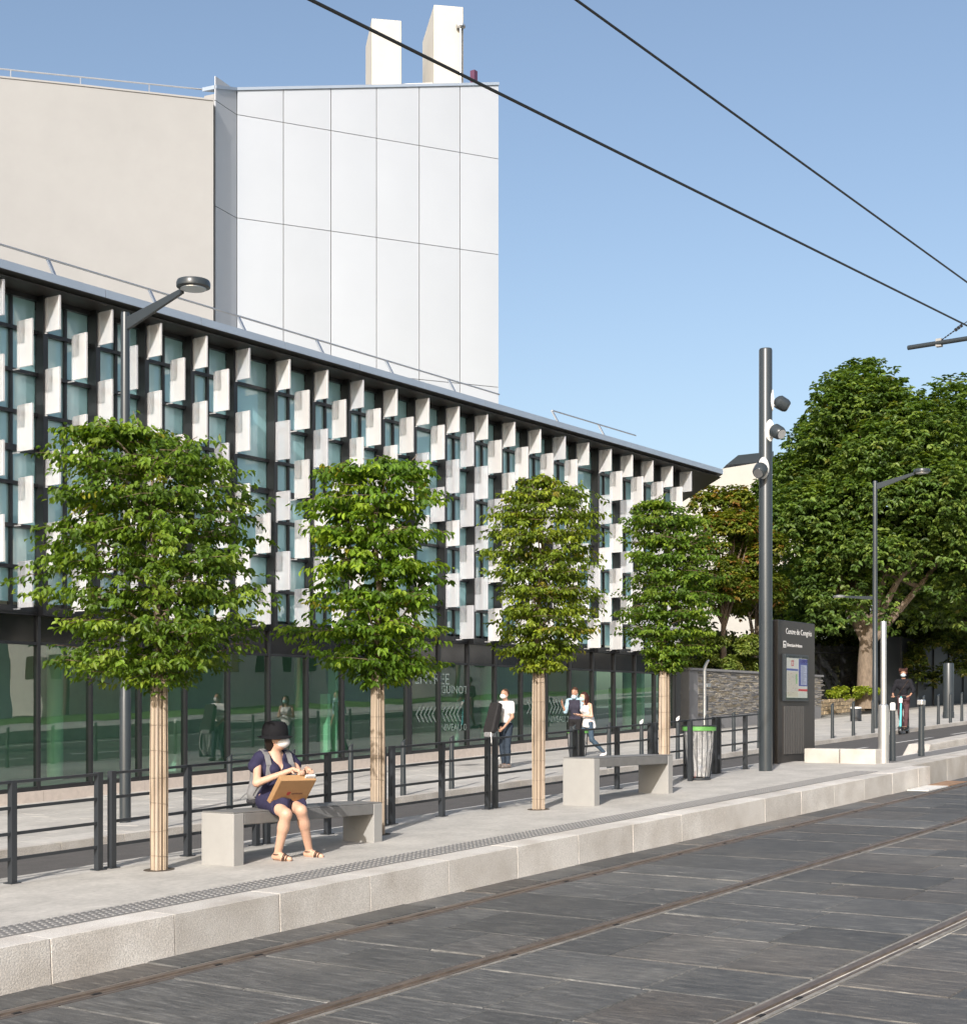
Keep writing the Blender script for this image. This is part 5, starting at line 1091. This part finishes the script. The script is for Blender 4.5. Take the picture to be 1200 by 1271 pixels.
def person(label, loc, heading, J, S, vox, group=None):
    """J: joints in local axes (x ahead, y left, z up); S: style"""
    t = thing('person', label, 'person', loc, group, heading); H = np.array(J['head']); yaw = J.get('yaw', 0.); hd = np.array((math.cos(yaw), math.sin(yaw), 0)); hl = np.array((-hd[1], hd[0], 0))
    s = S.get('s', 1.); P = []
    P += [('ell', H+UP*.012, (.097*s,.077*s,.110*s), yaw), ('ell', H+hd*.022*s-UP*.055*s, (.068*s,.058*s,.065*s), yaw), ('cap', H+hd*.088*s+UP*.012*s, H+hd*.108*s-UP*.022*s, .010*s, .015*s)]
    for q in (1, -1): P.append(('ell', H+hl*q*.078*s-UP*.012*s-hd*.01, (.018*s,.010*s,.030*s), yaw))
    N = np.array(J['neck']); P.append(('cap', H-UP*.06*s-hd*.012, N, .046*s, .055*s))
    C_, B_ = np.array(J['chest']), np.array(J['hip']); bust = S.get('bust', 0.)
    sL, sR, hL, hR = (np.array(J[q]) for q in ('sL','sR','hL','hR')); bw = S.get('bw', 1.)
    T = [('cap', lerp(sL, sR, .18), lerp(sL, sR, .82), .062*s*bw, .062*s*bw), ('cap', C_+(sL-C_)*.42*np.array((1,1,0)), C_+(sR-C_)*.42*np.array((1,1,0)), .098*s*bw, .098*s*bw), ('cap', C_, lerp(C_, B_, .6), .100*s*bw, .098*s*bw), ('cap', lerp(hL, hR, .15), lerp(hL, hR, .85), .098*s*bw, .098*s*bw), ('cap', N, C_, .06*s, .10*s*bw)]
    if bust:
        fw = unit(np.cross(UP, (sR-sL)))*-1; fw = fw if fw[0] > -2 else fw
        fx_ = unit(np.array((1.,0,0)) if 'fwd' not in J else np.array(J['fwd'])); sx_ = unit(sL-sR)
        for q in (1, -1): T.append(('ell', C_+fx_*.085*s+sx_*q*.065*s-UP*.0, (.062*bust,.062*bust,.062*bust)))
    P += T; A = []; Lg = []
    for q in 'LR':
        sh, el, wr = (np.array(J[a+q]) for a in ('s','e','w')); hp, kn, an = (np.array(J[a+q]) for a in ('h','k','a'))
        hdv = unit(np.array(J.get('f'+q, wr-el))); 
        A.append([('cap', sh, el, .047*s*bw, .037*s), ('cap', el, wr, .038*s, .025*s)]); P += A[-1]
        P.append(('cap', wr+hdv*.02*s, wr+hdv*.078*s, .024*s, .026*s))
        Lg.append([('cap', hp, kn, .088*s*bw, .056*s), ('cap', kn, lerp(kn, an, .35), .054*s, .055*s), ('cap', lerp(kn, an, .3), an, .054*s, .036*s)]); P += Lg[-1]
        td = unit(np.array(J.get('t'+q, (1,0,0)))); P += [('cap', an-td*.035*s-UP*.035*s, an+td*.06*s-UP*.035*s, .034*s, .034*s), ('cap', an+td*.06*s-UP*.038*s, an+td*.155*s-UP*.052*s, .033*s, .024*s)]
    def ex(mb):
        for q in 'LR':
            wr, el = np.array(J['w'+q]), np.array(J['e'+q]); d = J.get('f'+q, wr-el); fingers(mb, wr, d, J.get('p'+q, -UP), s, J.get('curl', .6))
    body_part('body', t, S['skin'], P, vox, .022, None, ex)
    e = MB()
    for q in (1, -1):
        c = H+hd*.083*s+hl*q*.032*s+UP*.018*s; e.lathe([(.001,-.010*s),(.011*s,-.004*s),(.012*s,.003*s),(.002,.009*s)], c, 8)
    e.build('eyes', M['black'], t, smooth=True)
    return t, dict(H=H, hd=hd, hl=hl, yaw=yaw, P=P, T=T, A=A, Lg=Lg, N=N, C=C_, B=B_, s=s)
def fat(prims, d): return [('cap', p[1], p[2], p[3]+d, p[4]+d) if p[0] == 'cap' else ('ell', p[1], tuple(np.array(p[2])+d), p[3] if len(p) > 3 else 0.) for p in prims]
def sub(p, f0, f1): return ('cap', lerp(p[1], p[2], f0), lerp(p[1], p[2], f1), p[3]+(p[4]-p[3])*f0, p[3]+(p[4]-p[3])*f1)
def mask(t, g, m, vox, chin=False):
    H, hd, yaw, s = g['H'], g['hd'], g['yaw'], g['s']; dz = -.115*s if chin else -.04*s
    pr = [('ell', H+hd*.045*s+UP*dz, (.078*s,.069*s,.058*s), yaw), ('ell', H+hd*.085*s+UP*(dz+.01), (.036*s,.040*s,.042*s), yaw)]
    o = body_part('face_mask', t, m, pr, vox, .03, lambda P: ((P-H) @ (-hd))+.012*s)
    st_ = MB()
    for q in (1, -1): 
        for z in (-.02, .02): st_.tube([H+hd*.02+g['hl']*q*.070*s+UP*(dz+z), H-hd*.012*s+g['hl']*q*.084*s+UP*(-.005)], .0025, 4)
    st_.build('mask_straps', m, o)
def hair(t, g, m, vox, pr, cutx=.05, low=-.03):
    H, hd, s = g['H'], g['hd'], g['s']
    def cut(P):
        X = P-H; f = X @ hd; return np.minimum(f-cutx*s+(X[:,2]-.06*s)*-.9, .6*(low*s-X[:,2])+f*.9-.0)  # face opening
    body_part('hair', t, m, pr, vox, .03, cut)

# --- seated woman with a flat parcel
WX, WY, WZ = 10.0, 9.70, -.846
J = dict(head=(.055,.005,.648), yaw=.75, neck=(.02,0,.50), chest=(.03,0,.36), hip=(0,0,.10), sL=(.0,.165,.475), sR=(0,-.165,.475), eL=(.14,.23,.25), wL=(.395,.125,.372), eR=(.13,-.245,.245), wR=(.385,-.02,.368),
         fL=(.85,-.22,-.12), fR=(.85,.30,-.12), pL=(-.3,0,-1), pR=(-.3,0,-1), curl=.8, hL=(0,.085,.09), hR=(0,-.085,.09), kL=(.375,.075,-.005), kR=(.41,-.10,-.03), aL=(.245,.235,-.385), aR=(.265,-.105,-.390), tL=(.93,.36,0), tR=(.94,.33,0))
t, g = person('woman in navy dress and black hat seated on the near bench', (WX, WY, WZ), R(-107), J, dict(skin=SKIN, s=.94, bust=.85, bw=.94), .0105)
navy = cloth('navy_dress', (.030,.028,.062)); V_ = .011
Hh = g['H']
# dress: bodice with a V neck, flutter sleeves, short skirt over the thighs
bod = fat(g['T'], .012)+[('cap', (0,.150,.470), (.02,.205,.395), .060, .066), ('cap', (0,-.150,.470), (.02,-.205,.395), .060, .066)]
def vneck(P): return np.maximum(np.maximum((P[:,2]-.545), -(.0+.0*P[:,0])-9), np.minimum(np.minimum(P[:,2]-.30, P[:,0]-.02), (P[:,2]-.335)*.42-np.abs(P[:,1])+.0))
body_part('dress_bodice', t, navy, bod, V_, .025, lambda P: np.maximum(vneck(P), .10-P[:,2]))
skt = [('cap', (-.02,.06,.075), (.30,.075,.045), .105, .088), ('cap', (-.02,-.06,.075), (.32,-.09,.025), .108, .092), ('cap', (-.02,0,.10), (.20,0,.07), .11, .085), ('cap', (-.02,0,.09), (0,0,.2), .112, .10)]
body_part('dress_skirt', t, navy, skt, V_, .05, lambda P: np.maximum(np.maximum(P[:,0]-.315+.03*np.sin(P[:,1]*30), -.012-P[:,2]-.25*np.maximum(P[:,0]-.12, 0)), P[:,2]-.26))
dkhair = cloth('dark_hair', (.018,.012,.010), .5); hatm = cloth('black_felt', (.010,.010,.012), .9)
hd, hl, yaw = g['hd'], g['hl'], g['yaw']
body_part('hair', t, dkhair, [('ell', Hh-hd*.03+UP*.0, (.088,.080,.090), yaw), ('cap', Hh-hd*.055-UP*.04, Hh-hd*.065-UP*.095, .055, .042)], V_, .03, lambda P: ((P-Hh) @ hd)+.012)
hat = MB(); n = 30; prof = [(.115,.015),(.114,.05),(.106,.098),(.086,.128),(.04,.140),(.004,.141)]
vs = []
for r_, z in [(.155,-.012),(.151,-.015),(.114,.008)]+prof:
    for k in range(n):
        a = 2*math.pi*k/n; wv = .010*math.sin(2*a+1) if r_ > .13 else 0
        vs.append(Hh+UP*(.018+z+wv)+hd*(r_*math.cos(a)*1.06-.020)+hl*(r_*math.sin(a)*.97))
m_ = 3+len(prof); hat.add(vs, [(i*n+k, i*n+(k+1)%n, (i+1)*n+(k+1)%n, (i+1)*n+k) for i in range(m_-1) for k in range(n)]+[tuple((m_-1)*n+k for k in range(n))])
ho = hat.build('bucket_hat', hatm, t, smooth=True); sm_ = ho.modifiers.new('thick', 'SOLIDIFY'); sm_.thickness = .005; sm_.offset = 0
mskw = cloth('mask_white', (.74,.73,.72)); mask(t, g, mskw, .009)
leather = mat('leather', (.035,.022,.016), .5); sole = mat('sole', (.36,.20,.10), .7)
for q, an, td in (('R', J['aR'], J['tR']), ('L', J['aL'], J['tL'])):
    an, td = np.array(an), unit(np.array(td)); sd = np.array((-td[1], td[0], 0)); b = an-UP*.0735
    so_ = MB(); o2 = []
    for k in range(18):
        a = 2*math.pi*k/18; o2.append(b+td*(.056+.124*math.cos(a))+sd*(.039+.004*math.cos(a))*math.sin(a))
    so_.prism([p-UP*.008 for p in o2], (0,0,.014)); sandal = so_.build('sandal', sole, t)
    st_ = MB()
    def strap(x0, z0, w): st_.tube([b+td*x0+sd*(w*math.cos(a))*1.0+UP*(.006+z0*max(0, math.sin(a))) for a in np.linspace(-.15, math.pi+.15, 12)], .0052, 5)
    strap(.125,.048,.038); strap(.085,.062,.040); strap(.10,.056,.040)
    st_.tube([an-UP*.012+td*(.040*math.cos(a)+.002)+sd*.040*math.sin(a) for a in np.linspace(0, 2*math.pi, 16)], .0052, 5); st_.tube([an+td*.04-UP*.012, b+td*.09+UP*.07], .005, 5); st_.tube([an-td*.042-UP*.012, b-td*.05], .005, 5)
    st_.build('sandal_straps', leather, sandal, smooth=True)
# rucksack (a thing of its own) on her back
def child_world(t, v): a = t.rotation_euler.z; return np.array(t.location)+np.array((v[0]*math.cos(a)-v[1]*math.sin(a), v[0]*math.sin(a)+v[1]*math.cos(a), v[2]))
ruck = thing('rucksack', 'grey rucksack on the back of the seated woman', 'rucksack', (WX, WY, WZ), None, R(-107)); grey = cloth('grey_canvas', (.20,.20,.205)); dgrey = cloth('dark_canvas', (.04,.04,.045))
body_part('pack', ruck, grey, [('cap', (-.185,-.09,.12), (-.185,.09,.12), .075, .075), ('cap', (-.17,-.08,.36), (-.17,.08,.36), .062, .062), ('cap', (-.19,-.09,.14), (-.17,-.08,.34), .07, .06), ('cap', (-.19,.09,.14), (-.17,.08,.34), .07, .06), ('cap', (-.215,0,.14), (-.205,0,.25), .07, .055)], .013, .04)
o = MB().box(-.262,-.11,-.155,.155,.035,.085).build('pack_base', dgrey, ruck); bevel(o, .02)
for y in (-.115, .115):
    s_ = MB(); pts = [(-.13,y*.9,.40),(-.09,y,.50),(-.01,y,.545),(.075,y,.50),(.125,y*1.02,.40),(.135,y*1.15,.30)]
    for i in range(len(pts)-1):
        a, b = np.array(pts[i]), np.array(pts[i+1]); dd = b-a; nn = unit(np.cross(dd, (0,1,0)))*.010; s_.obox(a-np.array((0,.026,0))-nn*.2, dd, (0,.052,0), nn)
    s_.tube([(.135,y*1.15,.30),(.05,y*1.75,.19),(-.10,y*1.4,.12)], .007, 5); s_.build('strap', grey, ruck)
MB().tube([(-.22,-.12,.17),(-.28,-.2,.08),(-.33,-.24,.07)], .006, 5).build('loose_strap', grey, ruck)
# parcel
par = thing('parcel', 'flat brown cardboard parcel with small red and black print on the seated woman\'s lap', 'parcel', (WX, WY, WZ), None, R(-107))
kraft = mat('kraft_board', (.37,.215,.10), .75, var=.06, scale=18); O = np.array((.215,-.172,.035)); e1 = np.array((.035,.345,0)); e2 = np.array((.280,-.028,.240)); nn = unit(np.cross(e1, e2)); nn = nn if nn[0] > 0 else -nn
o = MB().obox(O, e1, e2, -nn*.066).build('carton', kraft, par); bevel(o, .003, 1)
b1, b2 = unit(e1), unit(e2); Rm = Matrix(((b1[0], b2[0], nn[0]), (b1[1], b2[1], nn[1]), (b1[2], b2[2], nn[2])))
ink = mat('ink_dark', (.05,.02,.02), .6); redink = mat('ink_red', (.33,.03,.035), .6)
c0 = O+e1*.34+e2*.47+nn*.0012
sh_ = MB(); pts = [(-.0,.028),(.018,.034),(.036,.030),(.034,.008),(.022,-.016),(.010,-.020),(.002,-.002)]; sh_.prism([c0+b1*a+b2*b for a, b in pts], nn*.0004); sh_.build('red_emblem', redink, par)
tx = text('ornux', .044, 'print', ink, par, tuple(O+e1*.475+e2*.455+nn*.0012), tuple(Rm.to_euler()))
o = MB().obox(O+e2*.93+e1*.70-nn*.02, b1*.09, b2*.06, -nn*.018).build('paper_sheet', M['white'], par)

def standing(s=1., lean=0.): 
    return dict(head=(.05+lean,0,1.645*s), neck=(.005+lean*.8,0,1.475*s), chest=(lean*.6,0,1.28*s), hip=(0,0,.97*s), sL=(lean*.75,.185*s,1.43*s), sR=(lean*.75,-.185*s,1.43*s), eL=(-.02,.24*s,1.13*s), wL=(.08,.25*s,.88*s), eR=(-.02,-.24*s,1.13*s), wR=(.08,-.25*s,.88*s),
                hL=(0,.09*s,.93*s), hR=(0,-.09*s,.93*s), kL=(.02,.10*s,.50*s), kR=(.03,-.10*s,.50*s), aL=(-.02,.12*s,.085), aR=(0,-.11*s,.085))
VX = .017
def trousers(t, g, m, hem=.09, top=1.02, d=.012, name='trousers', k=.03):
    pr = fat([g['T'][3]]+[p for L in g['Lg'] for p in L], d); s = g['s']
    body_part(name, t, m, pr+[('cap', g['B']-UP*.02, g['B']+UP*.04, .10*s, .10*s)], VX, k, lambda P: np.maximum(P[:,2]-top, hem-P[:,2]))
def shirt(t, g, m, lo, name='t_shirt', sleeve=.62, d=.014, neck=1.5):
    A = [sub(a[0], 0, sleeve) for a in g['A']]; s = g['s']
    body_part(name, t, m, fat(g['T'], d)+fat(A, d+.006), VX, .03, lambda P: np.maximum(lo-P[:,2], (P[:,2]-neck)))
def shoes(t, g, J, m, names=('shoe',)):
    for q in 'LR':
        an = np.array(J['a'+q]); td = unit(np.array(J.get('t'+q, (1,0,0))))
        body_part('shoe', t, m, [('cap', an-td*.04-UP*.04, an+td*.07-UP*.04, .046, .045), ('cap', an+td*.06-UP*.045, an+td*.17-UP*.055, .043, .034)], .014, .03, lambda P: (an[2]-.088)-P[:,2])
# --- man with a dark bag, white T-shirt
mx_, my_ = 27.28, 19.28; J = standing(1.0); J.update(head=(.045,0,1.64), yaw=.15, eL=(.05,.26,1.14), wL=(.26,.20,.90), fL=(.6,-.3,-.5), pL=(0,-1,0), eR=(.03,-.25,1.14), wR=(.25,-.16,.95), fR=(.7,.3,-.3), pR=(0,1,0), aL=(.06,.13,.085), aR=(-.03,-.11,.085), kL=(.06,.115,.50), kR=(.03,-.10,.50))
t, g = person('man in white T-shirt and dark jeans carrying a dark bag on the far pavement', (mx_, my_, gz(mx_, z_plaza(my_))), R(168), J, dict(skin=SKIN2), VX)
jean = cloth('dark_denim', (.030,.042,.060)); tee = cloth('white_tee', (.72,.71,.70)); trousers(t, g, jean); shirt(t, g, tee, .93)
H, hd, yaw = g['H'], g['hd'], g['yaw']; brown = cloth('brown_hair', (.06,.032,.02), .6)
body_part('hair', t, brown, [('ell', H-hd*.018+UP*.03, (.098,.086,.105), yaw)], .014, .02, lambda P: np.minimum(((P-H) @ hd)-.0, (.075-(P-H)[:,2])))
mask(t, g, mskw, .013); shoes(t, g, J, cloth('grey_shoe', (.16,.14,.13)))
bag = thing('shoulder_bag', 'large dark soft case carried in front of the man in white T-shirt', 'bag', child_world(t, (.40,.02,.86)), None, R(168)); blk = cloth('black_nylon', (.022,.021,.022), .7)
o = MB().hexa([(.02,-.17,-.10),(.20,-.17,-.06),(.20,.17,-.06),(.02,.17,-.10),(-.17,-.15,.56),(-.02,-.15,.62),(-.02,.15,.62),(-.17,.15,.56)]).build('bag_body', blk, bag); bevel(o, .045, 4)
b_ = MB().tube([(.17,.1,-.05),(.19,.14,-.25),(.15,.18,-.50),(.02,.15,-.72),(-.06,.12,-.6)], .011, 6).build('hanging_strap', tee, bag, smooth=True)
o = MB().box(.05,.19,-.12,.12,-.17,-.05).build('grey_pouch', grey, bag); bevel(o, .03, 3)
# --- couple: man with light blue sleeves, woman in white top walking
wx, wy = 30.17, 18.93; J = standing(.92, .03); J.update(head=(.12,.0,1.475), yaw=.1, neck=(.05,0,1.345), chest=(.035,0,1.17), hip=(0,0,.89), sL=(.02,.155,1.295), sR=(.02,-.155,1.295), eL=(.02,.22,1.03), wL=(.24,.10,1.05), fL=(.9,-.3,.15), pL=(0,0,1), eR=(.04,-.21,1.03), wR=(.23,-.08,1.06), fR=(.9,.2,.1), pR=(0,0,1),
         hL=(0,.085,.86), hR=(0,-.085,.86), kL=(-.05,.09,.47), kR=(.13,-.09,.48), aL=(-.38,.10,.16), aR=(.16,-.09,.085), tL=(.8,0,-.45))
t, g = person('woman in white sleeveless top and blue leggings walking with a phone on the far pavement', (wx, wy, gz(wx, z_plaza(wy))), R(150), J, dict(skin=SKIN, s=.93, bust=.8, bw=.92), .016)
trousers(t, g, cloth('blue_leggings', (.055,.085,.12)), .15, .90, .007, 'leggings')
body_part('sleeveless_top', t, tee, fat(g['T'], .014)+[('cap', (-.02,0,.95), (-.03,0,.80), .135, .165)], .016, .04, lambda P: np.maximum(np.maximum(.74-P[:,2]+P[:,0]*.25, P[:,2]-1.29), np.abs(P[:,1])-.14))
H, hd, yaw = g['H'], g['hd'], g['yaw']; hl = g['hl']
body_part('hair', t, cloth('auburn_hair', (.045,.018,.014), .5), [('ell', H-hd*.02+UP*.03, (.103,.092,.108), yaw), ('cap', H-hd*.07-UP*.02, H-hd*.10-UP*.20, .08, .05), ('cap', H-hd*.04+hl*.05, H-hd*.05+hl*.06-UP*.18, .06, .04)], .015, .04, lambda P: np.minimum(((P-H) @ hd)-.015, (.07-(P-H)[:,2])))
teal = cloth('mask_teal', (.42,.66,.66)); mask(t, g, teal, .013); shoes(t, g, J, cloth('pale_shoe', (.62,.60,.58)))
ph = thing('phone', 'small dark phone held by the walking woman in white', 'phone', child_world(t, (.345,.01,1.075)), None, R(150)); o = MB().box(-.02,.10,-.035,.035,0,.009).build('phone_case', M['black'], ph); bevel(o, .004)
mx_, my_ = 31.2, 19.95; J = standing(.97); J.update(yaw=-.1, eR=(-.02,-.26,1.12), wR=(.12,-.30,1.30), fR=(.3,0,.95), pR=(.2,1,0), eL=(-.03,.24,1.10), wL=(.06,.25,.86), kL=(.12,.10,.49), aL=(.12,.10,.085), kR=(.0,-.1,.50), aR=(-.2,-.11,.12))
t, g = person('bearded man in dark waistcoat with pale blue sleeves walking behind the woman in white', (mx_, my_, gz(mx_, z_plaza(my_))), R(195), J, dict(skin=SKIN2, s=.98), VX)
trousers(t, g, cloth('black_trousers', (.018,.017,.018))); shirt(t, g, cloth('pale_blue_shirt', (.34,.48,.58)), .95, 'shirt', 1.0)
body_part('waistcoat', t, cloth('dark_waistcoat', (.035,.033,.05)), fat(g['T'], .024), VX, .03, lambda P: np.maximum(np.maximum(.93-P[:,2], P[:,2]-1.42), np.abs(P[:,1])-.155))
H, hd, yaw = g['H'], g['hd'], g['yaw']; body_part('hair', t, brown, [('ell', H-hd*.015+UP*.035, (.099,.086,.108), yaw)], .014, .02, lambda P: np.minimum(((P-H) @ hd)-.0, (.065-(P-H)[:,2])))
mask(t, g, cloth('mask_blue', (.50,.66,.74)), .013, True); shoes(t, g, J, leather)
# --- scooter rider
rx, ry = 42.8, 15.9; rz = gz(rx, z_road(ry)); J = standing(1.0); zo = .13
J = {k: (np.array(v)+UP*zo if isinstance(v, tuple) else v) for k, v in J.items()}
J.update(yaw=.25, sL=np.array((.02,.185,1.56)), sR=np.array((.02,-.185,1.56)), eL=np.array((.06,.30,1.28)), wL=np.array((.31,.24,1.12)), fL=(.7,-.25,-.1), pL=(.2,-.2,-1), eR=np.array((.06,-.30,1.28)), wR=np.array((.31,-.24,1.12)), fR=(.7,.25,-.1), pR=(.2,.2,-1), kL=np.array((.05,.09,.62)), aL=np.array((.06,.07,.215)), kR=np.array((.02,-.10,.62)), aR=np.array((-.20,-.07,.215)))
t, g = person('scooter rider in black shirt and burgundy trousers with curly hair and pale mask', (rx, ry, rz), R(188), J, dict(skin=SKIN2), .018)
trousers(t, g, cloth('burgundy_trousers', (.085,.045,.05)), .23, 1.15); shirt(t, g, cloth('black_shirt', (.014,.014,.018)), 1.03, 'shirt', 1.0, .018, 1.63)
body_part('shirt_sleeves', t, cloth('black_shirt2', (.014,.014,.018)), fat([sub(a[1], 0, .45) for a in g['A']], .016), .018, .02)
H, hd, yaw = g['H'], g['hd'], g['yaw']; rs_ = random.Random(4)
curls = [('ell', H-hd*.02+UP*.06, (.12,.115,.10), yaw)]+[('ell', H-hd*rs_.uniform(-.06,.09)+UP*rs_.uniform(.02,.16)+g['hl']*rs_.uniform(-.11,.11), (.035,.035,.035)) for _ in range(26)]
body_part('curly_hair', t, cloth('curly_hair', (.05,.022,.016), .7), curls, .014, .02, lambda P: np.minimum(((P-H) @ hd)-.03, (.07-(P-H)[:,2])))
mask(t, g, cloth('mask_sky', (.50,.66,.74)), .014); shoes(t, g, J, leather)
s_ = MB().tube([(.10,.16,1.58),(.13,.0,1.35),(.02,-.19,1.12)], .012, 6).build('bag_strap', leather, t)
sc = thing('electric_scooter', 'turquoise stemmed electric kick scooter under the rider', 'scooter', (rx, ry, rz), None, R(188)); tq = mat('turquoise', (.10,.52,.56), .4)
o = MB().box(-.42,.28,-.075,.075,.085,.13).build('deck', M['black'], sc); bevel(o, .02)
MB().tube([(.44,0,.20),(.38,0,.62),(.335,0,1.10)], [.032,.030,.024], 12).build('stem', tq, sc, smooth=True)
MB().tube([(.28,0,.11),(.40,0,.24)], .035, 8).build('neck', M['black'], sc, smooth=True)
MB().tube([(.335,-.28,1.10),(.345,0,1.12),(.335,.28,1.10)], .016, 8).build('handlebar', M['black'], sc, smooth=True)
o = MB().box(.36,.41,-.05,.05,.92,1.06).build('number_plate', M['white'], sc); bevel(o, .01)
for x in (-.50, .50):
    w = MB(); w.tube([(x,-.03,.115),(x,.03,.115)], .112, 20); wo_ = w.build('wheel', M['black'], sc, smooth=True); MB().tube([(x,-.033,.115),(x,.033,.115)], .06, 14).build('wheel_hub', M['alu'], wo_)
o = MB().hexa([(.38,-.04,.2),(.62,-.04,.17),(.62,.04,.17),(.38,.04,.2),(.40,-.04,.25),(.62,-.04,.20),(.62,.04,.20),(.40,.04,.25)]).build('mudguard', M['black'], sc)
